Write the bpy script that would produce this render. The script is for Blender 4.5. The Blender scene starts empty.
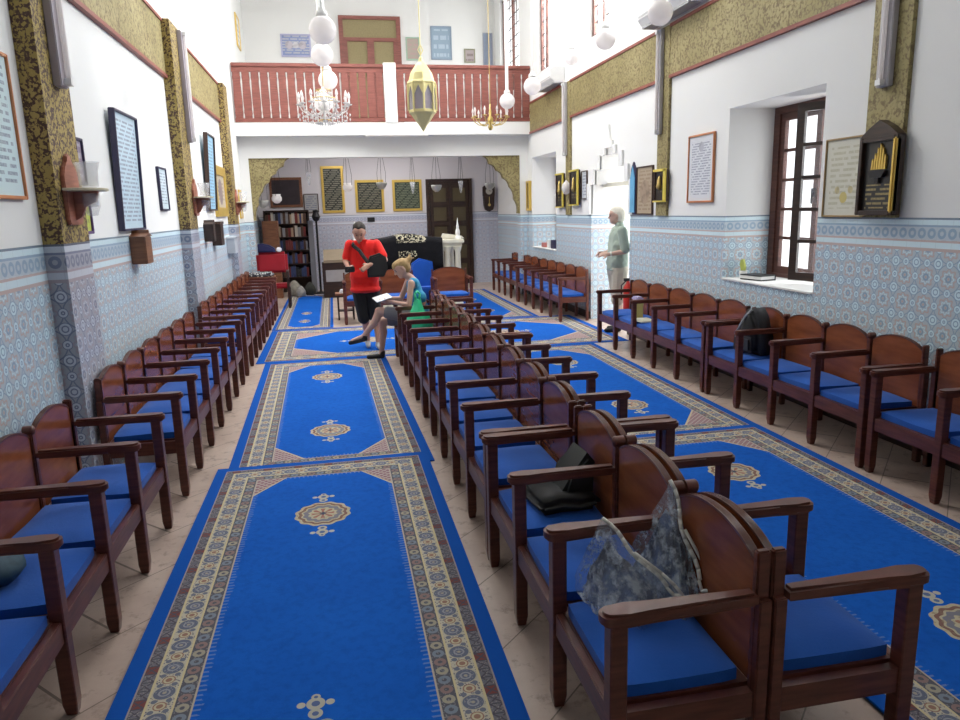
import bpy, bmesh, math, random
from mathutils import Vector, Matrix
random.seed(7)
PI = math.pi
S = bpy.context.scene
C = S.collection

# ------------------------------------------------------------------ camera
cam_d = bpy.data.cameras.new('camera')
cam = bpy.data.objects.new('camera', cam_d); C.objects.link(cam)
cam_d.sensor_width = 36.0; cam_d.lens = 726.33 / 960 * 36.0; cam_d.clip_end = 200; cam_d.clip_start = .05
_r = Vector((0.98015921, -0.19655804, -0.02555112)); _u = Vector((0.06454758, 0.19464379, 0.97874788)); _w = Vector((0.18740739, 0.96097801, -0.20346925))
cam.matrix_world = Matrix(((_r.x, _u.x, -_w.x, 0), (_r.y, _u.y, -_w.y, 0), (_r.z, _u.z, -_w.z, 1.863), (0, 0, 0, 1)))
S.camera = cam
S.view_settings.view_transform = 'Standard'; S.view_settings.look = 'None'
S.view_settings.gamma = 1.0; S.view_settings.use_curve_mapping = False
S.view_settings.exposure = 0.66

# ------------------------------------------------------------------ world, daylight and added fill lights
wd = bpy.data.worlds.new('sky'); S.world = wd; wd.use_nodes = True
bg = wd.node_tree.nodes['Background']; bg.inputs[0].default_value = (.93, .97, 1, 1); bg.inputs[1].default_value = 1.35

def area(name, loc, size, aim, power, col=(1, 1, 1)):
    l = bpy.data.lights.new(name, 'AREA'); l.shape = 'RECTANGLE'; l.size, l.size_y = size; l.energy = power; l.color = col
    o = bpy.data.objects.new(name, l); C.objects.link(o); o.location = loc
    o.rotation_euler = Vector(aim).to_track_quat('-Z', 'Z').to_euler()
    return o
# daylight entering the high windows, the doorway, the low window; plus added unseen fills overhead and under the balcony
for wy, ww, pw in ((2.6, 1.0, 40), (5.6, 1.0, 110), (8.5, 1.0, 260), (11.28, .95, 290), (14.3, .75, 150), (16.9, 1.6, 35)):  # first three shine through added, unseen windows
    area('window_light', (4.95, wy, 5.5), (2.0, ww), (-1, 0, -.35), pw, (.95, .98, 1))
area('doorway_light', (5.3, 10.75, 1.6), (2.2, 1.5), (-1, 0, -.15), 18, (1, .98, .95))
area('low_window_light', (5.0, 6.6, 1.9), (1.6, 1.1), (-1, 0, -.1), 6, (.95, .98, 1))
area('under_balcony_light', (1.2, 16.9, 3.32), (2.6, .8), (0, .15, -1), 38, (1, .97, .96))  # added fill hidden behind the header, brightens the back wall
area('roof_light', (.6, 11.5, 7.15), (3.0, 6.0), (0, 0, -1), 260, (1, .99, .97))  # unseen fill light added below the ceiling

# ------------------------------------------------------------------ node helper
class E:
    """scalar expression on a shader node tree"""
    def __init__(s, t, sock): s.t = t; s.s = sock
    def _m(s, op, *a):
        n = s.t.nodes.new('ShaderNodeMath'); n.operation = op
        for i, v in enumerate((s,) + a):
            if isinstance(v, E): s.t.links.new(v.s, n.inputs[i])
            else: n.inputs[i].default_value = v
        return E(s.t, n.outputs[0])
    def __add__(s, o): return s._m('ADD', o)
    __radd__ = __add__
    def __sub__(s, o): return s._m('SUBTRACT', o)
    def __rsub__(s, o): return (s * -1) + o
    def __mul__(s, o): return s._m('MULTIPLY', o)
    __rmul__ = __mul__
    def __truediv__(s, o): return s._m('DIVIDE', o)
    def __lt__(s, o): return s._m('LESS_THAN', o)
    def __gt__(s, o): return s._m('GREATER_THAN', o)
    def abs(s): return s._m('ABSOLUTE')
    def fr(s): return s._m('FRACT')
    def floor(s): return s._m('FLOOR')
    def sq(s): return s._m('MULTIPLY', s)
    def sqrt(s): return s._m('SQRT')
    def cos(s): return s._m('COSINE')
    def at2(s, o): return s._m('ARCTAN2', o)
    def mn(s, o): return s._m('MINIMUM', o)
    def mx(s, o): return s._m('MAXIMUM', o)
    def mod(s, o): return s._m('FLOORED_MODULO', o)
    def near(s, c, w): return (s - c).abs() < w
def hyp(a, b): return (a.sq() + b.sq()).sqrt()

class Mat:
    def __init__(s, name, rough=.5, metal=0, spec=.5, **kw):
        s.m = bpy.data.materials.new(name); s.m.use_nodes = True; s.t = s.m.node_tree
        s.b = s.t.nodes['Principled BSDF']
        s.b.inputs['Roughness'].default_value = rough; s.b.inputs['Metallic'].default_value = metal
        s.b.inputs['Specular IOR Level'].default_value = spec
        s.tc = s.t.nodes.new('ShaderNodeTexCoord')
        for k, v in kw.items(): s.b.inputs[k].default_value = v
    def xyz(s, world=False):
        n = s.t.nodes.new('ShaderNodeSeparateXYZ')
        if world:
            g = s.t.nodes.new('ShaderNodeNewGeometry'); s.t.links.new(g.outputs['Position'], n.inputs[0])
        else: s.t.links.new(s.tc.outputs['Object'], n.inputs[0])
        return [E(s.t, o) for o in n.outputs]
    def noise(s, scale, detail=3, stretch=None, world=False, rough=.5):
        n = s.t.nodes.new('ShaderNodeTexNoise'); n.inputs['Scale'].default_value = scale; n.inputs['Detail'].default_value = detail; n.inputs['Roughness'].default_value = rough
        src = s.tc.outputs['Object']
        if world: src = s.t.nodes.new('ShaderNodeNewGeometry').outputs['Position']
        if stretch:
            mp = s.t.nodes.new('ShaderNodeMapping'); mp.inputs['Scale'].default_value = stretch
            s.t.links.new(src, mp.inputs[0]); src = mp.outputs[0]
        s.t.links.new(src, n.inputs['Vector']); return E(s.t, n.outputs['Fac'])
    def voro(s, scale, feature='F1', world=False):
        n = s.t.nodes.new('ShaderNodeTexVoronoi'); n.inputs['Scale'].default_value = scale; n.feature = feature
        src = s.t.nodes.new('ShaderNodeNewGeometry').outputs['Position'] if world else s.tc.outputs['Object']
        s.t.links.new(src, n.inputs['Vector']); return E(s.t, n.outputs['Distance'])
    def mix(s, f, a, b):
        n = s.t.nodes.new('ShaderNodeMix'); n.data_type = 'RGBA'; n.clamp_factor = True
        if isinstance(f, E): s.t.links.new(f.s, n.inputs['Factor'])
        else: n.inputs['Factor'].default_value = f
        for k, v in ((6, a), (7, b)):
            if isinstance(v, tuple): n.inputs[k].default_value = (*v, 1)
            else: s.t.links.new(v, n.inputs[k])
        return n.outputs[2]
    def color(s, c):
        if isinstance(c, tuple): s.b.inputs['Base Color'].default_value = (*c, 1)
        else: s.t.links.new(c, s.b.inputs['Base Color'])
        return s
    def bump(s, e, strength=.2, dist=.01):
        n = s.t.nodes.new('ShaderNodeBump'); n.inputs['Strength'].default_value = strength; n.inputs['Distance'].default_value = dist
        s.t.links.new(e.s, n.inputs['Height']); s.t.links.new(n.outputs[0], s.b.inputs['Normal']); return s

def plain(name, col, rough=.5, metal=0, var=.12, scale=8, **kw):
    m = Mat(name, rough, metal, **kw); n = m.noise(scale)
    d = tuple(c * (1 - var) for c in col); l = tuple(min(1, c * (1 + var)) for c in col)
    return m.color(m.mix(n, d, l)).m

# --- wood
def wood(name, dark, light, rough=.32, st=(3, 3, 30)):
    m = Mat(name, rough, spec=.5)
    a = m.noise(1.6, 4, st); b = m.noise(14, 2)
    c = m.mix((a - .35) * 3.0, dark, light); m.color(m.mix(b * .25, c, tuple(x * .5 for x in dark)))
    return m.m
W_FRAME = wood('bench_wood', (.085, .022, .014), (.175, .052, .031), .30)
W_PANEL = wood('bench_panel_wood', (.20, .055, .022), (.30, .092, .036), .22, (2, 2, 12))
W_RED = wood('red_brown_wood', (.20, .058, .044), (.31, .10, .075), .5)
W_DARK = wood('dark_wood', (.025, .012, .008), (.05, .023, .014), .4)
W_MID = wood('mid_wood', (.18, .07, .035), (.30, .13, .06), .4)
W_WIN = wood('window_wood', (.085, .030, .022), (.16, .062, .042), .45)
W_SHELF = wood('shelf_wood', (.35, .13, .09), (.5, .2, .13), .4)

# --- blue fabric
def fabric(name, col, rough=.9, sc=90):
    m = Mat(name, rough, spec=.2); a = m.noise(5, 3); n = m.noise(sc, 2)
    m.color(m.mix(a, tuple(c * .75 for c in col), tuple(min(1, c * 1.25) for c in col))); m.bump(n, .25, .004)
    m.b.inputs['Sheen Weight'].default_value = .15
    return m.m
F_BLUE = fabric('blue_cushion_cloth', (.009, .092, .42))
F_VELVET = fabric('black_velvet', (.006, .006, .008), .7)
F_RED = fabric('dark_red_velvet', (.30, .012, .022), .8)

# --- plaster
def plaster(name, col):
    m = Mat(name, .85, spec=.2); a = m.noise(1.1, 4, world=True); b = m.noise(40, 2, world=True)
    m.color(m.mix(a, tuple(c * .955 for c in col), col)); m.bump(b, .05, .004); return m.m
P_WHITE = plaster('white_plaster', (.83, .83, .81))
P_GREY = plaster('lilac_grey_plaster', (.72, .69, .71))
P_CEIL = plaster('ceiling_plaster', (.85, .85, .84))

# --- moorish glazed tiles; p runs along the wall whichever way it faces
def tiles(name, ztop, ground, blue, pink, pale, cell=.20):
    m = Mat(name, .28, spec=.5); x, y, z = m.xyz(world=True); p = x + y
    a = (p / cell).fr() - .5; b = (z / cell).fr() - .5
    a2 = (p / cell + .5).fr() - .5; b2 = (z / cell + .5).fr() - .5
    r = hyp(a, b); ang = a.at2(b)
    c = m.mix(m.noise(2.0, 2, world=True), tuple(k * .94 for k in ground), ground)
    c = m.mix(r.near(.5, .02), c, blue)
    c = m.mix((r - ((ang * 8).cos() * .045 + .31)).abs() < .032, c, pink)
    c = m.mix((r - ((ang * 8).cos() * .03 + .20)).abs() < .022, c, pale)
    c = m.mix(r.near(.10, .035), c, blue)
    c = m.mix(r < .045, c, pink)
    for (u, v, r0) in ((a2, b2, .15), (a, b2, .10), (a2, b, .10)):
        q = hyp(u, v)
        c = m.mix(q < r0 + .055, c, blue); c = m.mix(q < r0 + .03, c, pale); c = m.mix(q < r0 - .035, c, blue); c = m.mix(q < r0 - .075, c, pale)
    # border at the top of the dado
    h = ztop - z if False else (z * -1 + ztop)
    band = h < .235
    bc = m.mix((p / .09).fr() < .5, pale, ground)
    bc2 = m.mix(hyp((p / .09).fr() - .5, ((h - .11) / .09)) .near(.3, .12), ground, blue)
    bc = m.mix(h.near(.11, .045), bc, bc2)
    bc = m.mix(h < .05, bc, pale); bc = m.mix(h.near(.058, .007), bc, blue); bc = m.mix(h.near(.165, .008), bc, pink); bc = m.mix(h > .172, bc, pale)
    bc = m.mix(h.near(.225, .011), bc, pink); bc = m.mix(h < .014, bc, tuple(k * .55 for k in blue))
    c = m.mix(band, c, bc)
    # fine joints every 13.5 cm
    j = ((p / .135).fr() - .5).abs() > .485
    j2 = ((z / .135).fr() - .5).abs() > .485
    c = m.mix(j.mx(j2) * .35, c, tuple(k * .8 for k in ground))
    m.color(c); return m.m
T_MAIN = tiles('moorish_wall_tiles', 1.72, (.52, .60, .66), (.29, .42, .55), (.56, .44, .42), (.66, .82, .88))
T_BACK = tiles('moorish_wall_tiles_back', 1.80, (.56, .57, .66), (.36, .40, .52), (.48, .44, .50), (.68, .71, .78))

# --- floor: diagonal marble slabs with stains
def floor_mat():
    m = Mat('marble_floor', .38); x, y, z = m.xyz(world=True)
    u = (y - x) / .55 + .09; v = (x + y) / 1.1 + u.floor() * .5
    n = m.noise(1.7, 6, world=True, rough=.65); n2 = m.noise(9, 5, world=True, rough=.7)
    c = m.mix((n - .3) * 2.2, (.42, .31, .255), (.64, .52, .44))
    c = m.mix((n2 - .54) * 6, c, (.24, .17, .13))
    c = m.mix((((u.floor() * 7.31 + v.floor() * 3.77).fr()) * .22), c, (.42, .31, .25))
    j = ((u.fr() - .5).abs() > .492).mx((v.fr() - .5).abs() > .492)
    m.color(m.mix(j * .8, c, (.10, .075, .055))); return m.m
M_FLOOR = floor_mat()

# --- gilded arabesque stucco
def gold(name, dark, g1, g2, sc, thr, soft=4):
    m = Mat(name, .6, .15); b = m.noise(1.6, 3, world=True); d = m.noise(sc, 5, world=True, rough=.6); e = m.noise(sc * 2.3, 3, world=True)
    v = m.voro(sc * 1.1, 'SMOOTH_F1', True)
    base = m.mix((b - .35) * 3, g1, g2)
    f = ((d - .5).abs() * -7 + (e - .5) * 2.2 + v * .9 + thr) * soft
    m.color(m.mix(f, base, dark)); m.bump(f * -1, .15, .004); return m.m
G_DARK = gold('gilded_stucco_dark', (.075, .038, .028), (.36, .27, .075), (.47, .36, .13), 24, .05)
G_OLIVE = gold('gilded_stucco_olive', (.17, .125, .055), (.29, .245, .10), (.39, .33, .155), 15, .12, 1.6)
G_FRAME = plain('gold_leaf_frame', (.72, .50, .12), .35, .55)
BRASS = plain('brass', (.62, .46, .16), .3, .8)
GREYMETAL = plain('grey_lilac_housing', (.42, .38, .42), .5)
WHITEP = plain('white_enamel', (.82, .82, .80), .4, var=.03)
CREAM = plain('cream_paint', (.74, .72, .60), .5, var=.06)
BLACK = plain('black_plastic', (.012, .012, .013), .5)
BLACKM = plain('black_iron', (.015, .014, .016), .45, .3)
RED_TRIM = wood('red_trim', (.24, .06, .045), (.34, .10, .07), .5)

def glassy(name, col, alpha, rough=.1):
    m = Mat(name, rough); m.color(col)
    n = m.t.nodes.new('ShaderNodeBsdfTransparent'); x = m.t.nodes.new('ShaderNodeMixShader'); x.inputs[0].default_value = alpha
    out = m.t.nodes['Material Output']
    m.t.links.new(n.outputs[0], x.inputs[1]); m.t.links.new(m.b.outputs[0], x.inputs[2]); m.t.links.new(x.outputs[0], out.inputs[0])
    return m.m
GLASS = glassy('clear_glass', (.85, .88, .92), .25, .06)
PANE = glassy('window_pane', (.9, .93, .97), .08, .05)
CRYSTAL = glassy('crystal', (.80, .78, .76), .75, .08)
def opal():
    m = Mat('opal_glass', .15); m.color((.93, .90, .89)); t = m.t.nodes.new('ShaderNodeBsdfTranslucent'); t.inputs[0].default_value = (.95, .92, .91, 1)
    x = m.t.nodes.new('ShaderNodeMixShader'); x.inputs[0].default_value = .5
    m.t.links.new(m.b.outputs[0], x.inputs[1]); m.t.links.new(t.outputs[0], x.inputs[2]); m.t.links.new(x.outputs[0], m.t.nodes['Material Output'].inputs[0]); return m.m
OPAL = opal()
def vinyl():
    m = Mat('clear_vinyl', .07); m.color((.66, .72, .80)); n = m.noise(13, 4, rough=.7); q = m.noise(30, 2)
    al = ((n - .50) * 3.2).mx(0.0).mn(.6) + .13
    tr = m.t.nodes.new('ShaderNodeBsdfTransparent'); tr.inputs[0].default_value = (.9, .94, .98, 1); x = m.t.nodes.new('ShaderNodeMixShader')
    m.bump(n * .7 + q * .3, .9, .012)
    m.t.links.new(al.s, x.inputs[0]); m.t.links.new(tr.outputs[0], x.inputs[1]); m.t.links.new(m.b.outputs[0], x.inputs[2]); m.t.links.new(x.outputs[0], m.t.nodes['Material Output'].inputs[0]); return m.m
PLASTIC = vinyl()

# ------------------------------------------------------------------ mesh helpers
def box(bm, x0, x1, y0, y1, z0, z1, mi=0, bev=0):
    vs = [bm.verts.new((x, y, z)) for x in (x0, x1) for y in (y0, y1) for z in (z0, z1)]
    fs = [bm.faces.new([vs[i] for i in f]) for f in ((0, 1, 3, 2), (4, 6, 7, 5), (0, 4, 5, 1), (2, 3, 7, 6), (0, 2, 6, 4), (1, 5, 7, 3))]
    for f in fs: f.material_index = mi
    if bev:
        es = list({e for f in fs for e in f.edges})
        bmesh.ops.bevel(bm, geom=es, offset=bev, segments=2, affect='EDGES', clamp_overlap=True)
    return fs
def tube(bm, p, q, r, r2=None, seg=10):
    p, q = Vector(p), Vector(q); d = q - p; L = d.length
    mt = Matrix.Translation((p + q) / 2) @ d.to_track_quat('Z', 'Y').to_matrix().to_4x4()
    bmesh.ops.create_cone(bm, cap_ends=True, segments=seg, radius1=r, radius2=r if r2 is None else r2, depth=L, matrix=mt)
def path(bm, pts, r, seg=8):
    for a, b in zip(pts[:-1], pts[1:]): tube(bm, a, b, r, seg=seg)
    for a in pts[1:-1]: ball(bm, a, r, seg=seg)
def ball(bm, c, r, sx=1, sy=1, sz=1, seg=14):
    bmesh.ops.create_uvsphere(bm, u_segments=seg, v_segments=max(6, seg * 2 // 3), radius=r, matrix=Matrix.Translation(c) @ Matrix.Diagonal((sx, sy, sz, 1)))
def lathe(bm, prof, c=(0, 0, 0), seg=20):
    rings = []
    for r, z in prof:
        rings.append([bm.verts.new((c[0] + r * math.cos(2 * PI * k / seg), c[1] + r * math.sin(2 * PI * k / seg), c[2] + z)) for k in range(seg)] if r > 1e-5 else [bm.verts.new((c[0], c[1], c[2] + z))])
    for a, b in zip(rings[:-1], rings[1:]):
        for k in range(seg):
            k2 = (k + 1) % seg
            if len(a) == 1 and len(b) == 1: continue
            if len(a) == 1: bm.faces.new((a[0], b[k2], b[k]))
            elif len(b) == 1: bm.faces.new((a[k], a[k2], b[0]))
            else: bm.faces.new((a[k], a[k2], b[k2], b[k]))
    for rg in (rings[0], rings[-1]):
        if len(rg) > 1: bm.faces.new(rg)
def prism(bm, pts, axis, a0, a1, bev=0):
    """outline pts (u,v) extruded along axis; axis 'y': (u,a,v); 'x': (a,u,v); 'z': (u,v,a)"""
    f = {'y': lambda u, v, a: (u, a, v), 'x': lambda u, v, a: (a, u, v), 'z': lambda u, v, a: (u, v, a)}[axis]
    A = [bm.verts.new(f(u, v, a0)) for u, v in pts]; B = [bm.verts.new(f(u, v, a1)) for u, v in pts]
    fs = [bm.faces.new(A), bm.faces.new(B)]
    for i in range(len(pts)):
        j = (i + 1) % len(pts); fs.append(bm.faces.new((A[i], A[j], B[j], B[i])))
    if bev: bmesh.ops.bevel(bm, geom=list({e for g in fs[:2] for e in g.edges}), offset=bev, segments=2, affect='EDGES', clamp_overlap=True)
    return fs
def obj(name, bm, mat, parent=None, smooth=None, loc=None):
    bmesh.ops.recalc_face_normals(bm, faces=bm.faces)
    me = bpy.data.meshes.new(name); bm.to_mesh(me); bm.free()
    for m in (mat if isinstance(mat, (list, tuple)) else [mat]): me.materials.append(m)
    o = bpy.data.objects.new(name, me); C.objects.link(o)
    if parent: o.parent = parent
    if loc: o.location = loc
    if smooth is not None and smooth is not False:
        for p in me.polygons: p.use_smooth = True
        if smooth is not True:
            try: me.set_sharp_from_angle(angle=smooth)
            except Exception: pass
    return o
AS = math.radians(38)
def new(): return bmesh.new()
def tag(o, label, cat, group=None, kind=None):
    o['label'] = label; o['category'] = cat
    if group: o['group'] = group
    if kind: o['kind'] = kind
    return o
def thing(name, label, cat, loc=(0, 0, 0), rz=0, group=None):
    o = bpy.data.objects.new(name, None); C.objects.link(o); o.location = loc; o.rotation_euler = (0, 0, rz); o.empty_display_size = .1
    return tag(o, label, cat, group)
def struct(name, bm, mat, **k):
    o = obj(name, bm, mat, **k); o['kind'] = 'structure'; return o
def copy_tree(o, parent=None):
    c = o.copy(); C.objects.link(c); c.parent = parent
    for ch in list(o.children): copy_tree(ch, c)
    return c
def simple(name, bm, mat, label, cat, group=None, **k):
    return tag(obj(name, bm, mat, **k), label, cat, group)
# ------------------------------------------------------------------ room shell
WL, WR, YB, Y0, ZC = -1.717, 4.176, 18.5, -2.2, 7.3
def wall_grid(name, axis, a0, a1, h0, h1, z0, z1, holes, ztile, mats):
    """wall of cells with holes (h0,h1,z0,z1); axis 'x' = wall normal to x occupying a0..a1, h is y"""
    hs = sorted({h0, h1, *[q for k in holes for q in k[:2]]}); zs = sorted({z0, z1, ztile, *[q for k in holes for q in k[2:]]})
    bm = new()
    def inside(h, z):
        return h0 < h < h1 and z0 < z < z1 and not any(k[0] < h < k[1] and k[2] < z < k[3] for k in holes)
    def quad(P, mi):
        f = bm.faces.new([bm.verts.new((p[0], p[1], p[2]) if axis == 'x' else (p[1], p[0], p[2])) for p in P]); f.material_index = mi
    for i in range(len(hs) - 1):
        for j in range(len(zs) - 1):
            ha, hb, za, zb = hs[i], hs[i + 1], zs[j], zs[j + 1]; hm, zm = (ha + hb) / 2, (za + zb) / 2
            if not inside(hm, zm): continue
            mi = 1 if zm < ztile else 0
            for a in (a0, a1): quad([(a, ha, za), (a, hb, za), (a, hb, zb), (a, ha, zb)], mi)
            e = 1e-3
            if not inside(ha - e, zm): quad([(a0, ha, za), (a1, ha, za), (a1, ha, zb), (a0, ha, zb)], mi)
            if not inside(hb + e, zm): quad([(a0, hb, za), (a1, hb, za), (a1, hb, zb), (a0, hb, zb)], mi)
            if not inside(hm, za - e): quad([(a0, ha, za), (a1, ha, za), (a1, hb, za), (a0, hb, za)], mi)
            if not inside(hm, zb + e): quad([(a0, ha, zb), (a1, ha, zb), (a1, hb, zb), (a0, hb, zb)], mi)
    bmesh.ops.remove_doubles(bm, verts=bm.verts, dist=1e-5)
    return struct(name, bm, mats)
bm = new(); box(bm, WL - .3, 7.5, Y0 - .3, YB + .3, -.2, 0); struct('floor', bm, M_FLOOR)
bm = new(); box(bm, WL - .3, WR + .6, Y0 - .3, YB + .3, ZC, ZC + .2); struct('ceiling', bm, P_CEIL)
wall_grid('wall_left', 'x', WL - .3, WL, Y0 - .3, YB + .3, 0, ZC, [], 1.72, [P_WHITE, T_MAIN])
WIN_HI = [(2.1, 3.1), (5.1, 6.1), (8.0, 9.0), (10.8, 11.75), (13.93, 14.7), (16.1, 17.9)]  # first three lie out of view, added to let in light
door_steps = [(9.95, 11.55, 0, 2.20), (10.12, 11.38, 2.20, 2.42), (10.34, 11.16, 2.42, 2.62), (10.6, 10.9, 2.62, 2.72)]
holes_r = [(5.78, 7.33, 1.055, 2.83), (13.49, 15.17, 1.055, 2.88), (9.95, 11.55, 0, 2.20)] + door_steps[1:] + [(a, b, 4.45, 6.6) for a, b in WIN_HI]
wall_grid('wall_right', 'x', WR, WR + .62, Y0 - .3, YB + .3, 0, ZC, holes_r, 1.72, [P_WHITE, T_MAIN])
wall_grid('wall_back', 'y', YB, YB + .3, WL, WR, 0, 3.36, [], 1.80, [P_GREY, T_BACK])
wall_grid('wall_balcony', 'y', YB, YB + .3, WL, WR, 3.36, ZC, [], 3.36, [P_WHITE, P_WHITE])
wall_grid('wall_near', 'y', Y0 - .3, Y0, WL, WR, 0, ZC, [], 1.72, [P_WHITE, T_MAIN])
# balcony slab, header under it, side piers
bm = new(); box(bm, WL, WR, 15.2, YB, 3.36, 3.6); struct('trim_2', bm, P_WHITE)
bm = new(); box(bm, WL, WR, 15.5, 15.78, 2.96, 3.36); struct('trim_3', bm, P_WHITE)
wall_grid('wall_pier_left', 'x', WL, -1.55, 15.5, 15.78, 0, 2.96, [], 1.72, [P_WHITE, T_MAIN])
wall_grid('wall_pier_right', 'x', 4.0, WR, 15.5, 15.78, 0, 2.96, [], 1.72, [P_WHITE, T_MAIN])
# gilded scalloped arch corners under the header
def scallop(side):
    x = -1.55 if side < 0 else 4.0; s = 1 if side < 0 else -1
    pts = [(x, 2.96), (x + s * .78, 2.96)]
    cusp = [(.78, 2.96), (.66, 2.80), (.50, 2.66), (.36, 2.50), (.22, 2.32), (.12, 2.06), (.05, 1.75)]
    for (u0, v0), (u1, v1) in zip(cusp[:-1], cusp[1:]):
        for t in (.25, .5, .75, 1):
            b = math.sin(PI * t) * .035 if t < 1 else 0
            dx, dz = u1 - u0, v1 - v0; L = math.hypot(dx, dz)
            pts.append((x + s * (u0 + dx * t + dz / L * b), v0 + dz * t - dx / L * b))
    pts.append((x, 1.75))
    bm = new(); prism(bm, pts, 'y', 15.54, 15.70)
    return bm
struct('trim_4', scallop(-1), G_OLIVE); struct('trim_5', scallop(1), G_OLIVE)
# balcony balustrade
t = thing('balustrade', 'red brown wooden balcony balustrade of shaped flat balusters with white centre post', 'railing', (0, 15.27, 3.6))
bm = new(); box(bm, 1.18, 1.42, -.09, .12, 0, 1.12); obj('post', bm, P_WHITE, t)
for x0, x1, lab in ((WL + .02, 1.18, 'l'), (1.42, WR - .01, 'r')):
    bm = new(); box(bm, x0, x1, -.055, .055, 1.03, 1.10, bev=.01); box(bm, x0, x1, -.03, .03, .94, 1.03); obj('top_rail', bm, W_RED, t)
    bm = new(); box(bm, x0, x1, -.03, .03, .02, .09); obj('bottom_rail', bm, W_RED, t)
    n = int((x1 - x0) / .163); w = (x1 - x0) / n
    for k in range(n):
        xc = x0 + w * (k + .5); bm = new()
        hw = [(.070, .09), (.070, .15), (.064, .19), (.070, .26), (.076, .36), (.076, .42), (.071, .6), (.066, .76), (.062, .84), (.070, .88), (.070, .945)]
        prism(bm, [(xc + h, z) for h, z in hw] + [(xc - h, z) for h, z in reversed(hw)], 'y', -.035, .03, .012)
        obj('baluster', bm, W_RED, t, smooth=AS)
# pilasters, tiled below and gilded above
def pilaster(n, side, y0, y1, d=.115, ztop=3.98):
    a, b = (WL, WL + d) if side < 0 else (WR - d, WR)
    wall_grid('wall_pilaster_%d' % n, 'x', a, b, y0, y1, 0, ztop, [], 1.72, [G_DARK if side < 0 else G_OLIVE, T_SHADED if side < 0 else T_MAIN])
T_SHADED = tiles('moorish_pilaster_tiles', 1.72, (.42, .44, .50), (.20, .23, .33), (.42, .36, .40), (.60, .65, .72), .2)  # same tile as the walls, with the pilaster's shade put into its colours
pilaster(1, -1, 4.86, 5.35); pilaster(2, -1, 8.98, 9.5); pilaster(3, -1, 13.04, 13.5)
# slim gilded strips on the right wall
for n, (ya, yb) in enumerate(((4.83, 5.22), (8.72, 9.02), (12.55, 12.8), (15.9, 16.2))):
    bm = new(); box(bm, WR - .035, WR, ya, yb, 1.72, 3.37 if n == 3 else 3.98); struct('trim_%d' % (6 + n), bm, G_OLIVE)
# gilded frieze panels with red wooden edging
k = 10
for side, runs in ((-1, [(1.4, 4.86), (5.35, 8.98), (9.5, 13.04)]), (1, [(.6, 4.83), (5.22, 8.72), (9.02, 12.55), (12.8, 15.2)])):
    for ya, yb in runs:
        x0, x1 = (WL, WL + .03) if side < 0 else (WR - .03, WR)
        bm = new(); box(bm, x0, x1, ya, yb, 3.40, 3.95); struct('trim_%d' % k, bm, G_OLIVE if side > 0 else G_OLIVE)
        bm = new(); e0, e1 = (WL, WL + .045) if side < 0 else (WR - .045, WR)
        box(bm, e0, e1, ya, yb, 3.365, 3.40); box(bm, e0, e1, ya, yb, 3.95, 3.985); struct('trim_%d' % (k + 1), bm, RED_TRIM); k += 2
# dark skirting on the right wall
for n, (ya, yb) in enumerate(((Y0, 9.95), (11.55, 15.5))):
    bm = new(); box(bm, WR - .02, WR, ya, yb, 0, .12); struct('baseboard_right' if n == 0 else 'baseboard_right_far', bm, W_DARK)
# high windows with leaded bars
for n, (ya, yb) in enumerate(WIN_HI):
    bm = new(); X = WR + .07
    for z in (4.45, 6.54): box(bm, X, X + .07, ya, yb, z, z + .06)
    for y in (ya, yb - .07, (ya + yb) / 2 - .02): box(bm, X, X + .07, y, y + (.07 if y != (ya + yb) / 2 - .02 else .04), 4.51, 6.54)
    w = struct('window_%d' % (n + 2), bm, W_WIN)
    bm = new()
    for i in range(1, 9): box(bm, X + .025, X + .04, ya + .07, yb - .07, 4.45 + i * .235, 4.462 + i * .235)
    for i in range(1, 6):
        y = ya + (yb - ya) * i / 6; box(bm, X + .025, X + .04, y - .005, y + .005, 4.51, 6.54)
    obj('leading', bm, BLACKM, w)
    bm = new(); box(bm, X + .03, X + .035, ya + .07, yb - .07, 4.51, 6.54); obj('pane', bm, PANE, w)
# low window in its deep recess: fixed leaf and one leaf opened inwards
X = 4.70
bm = new(); box(bm, X, X + .08, 7.23, 7.33, 1.06, 2.83); box(bm, X, X + .08, 5.78, 5.88, 1.06, 2.83); box(bm, X, X + .08, 5.88, 7.23, 2.76, 2.83); box(bm, X, X + .08, 5.88, 7.23, 1.06, 1.10)
wf = struct('window_1', bm, W_WIN)
def leaf(parent, L, H, mat):
    bm = new(); s = .075
    box(bm, 0, s, -.022, .022, 0, H); box(bm, L - s, L, -.022, .022, 0, H)
    for z in (0, H - s): box(bm, s, L - s, -.022, .022, z, z + s)
    for i in range(1, 5):
        z = s + (H - 2 * s) * i / 5; box(bm, s, L - s, -.014, .014, z - .016, z + .016)
    o = obj('window_leaf', bm, mat, parent)
    bm = new(); box(bm, s, L - s, -.003, .003, s, H - s); obj('pane', bm, PANE, o)
    bm = new(); box(bm, L - .05, L - .03, -.06, -.02, H * .48, H * .53); box(bm, L - .05, L - .03, -.06, -.05, H * .44, H * .50); obj('handle', bm, BLACKM, o)
    return o
l1 = leaf(wf, .67, 1.66, W_WIN); l1.location = (X + .04, 7.23, 1.1); l1.rotation_euler = (0, 0, math.radians(-90))
l2 = leaf(wf, .67, 1.66, W_DARK); l2.location = (X + .02, 5.89, 1.1); l2.rotation_euler = (0, 0, math.radians(118))
bm = new(); box(bm, WR - .02, X, 5.78, 7.33, 1.04, 1.058); struct('trim_30', bm, P_WHITE)
bm = new()
for y in (13.49, 15.09, 14.29): box(bm, X, X + .08, y, y + .08, 1.06, 2.88)
for z in (1.06, 1.65, 2.24, 2.80): box(bm, X + .01, X + .07, 13.57, 15.09, z, z + .07)
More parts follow.
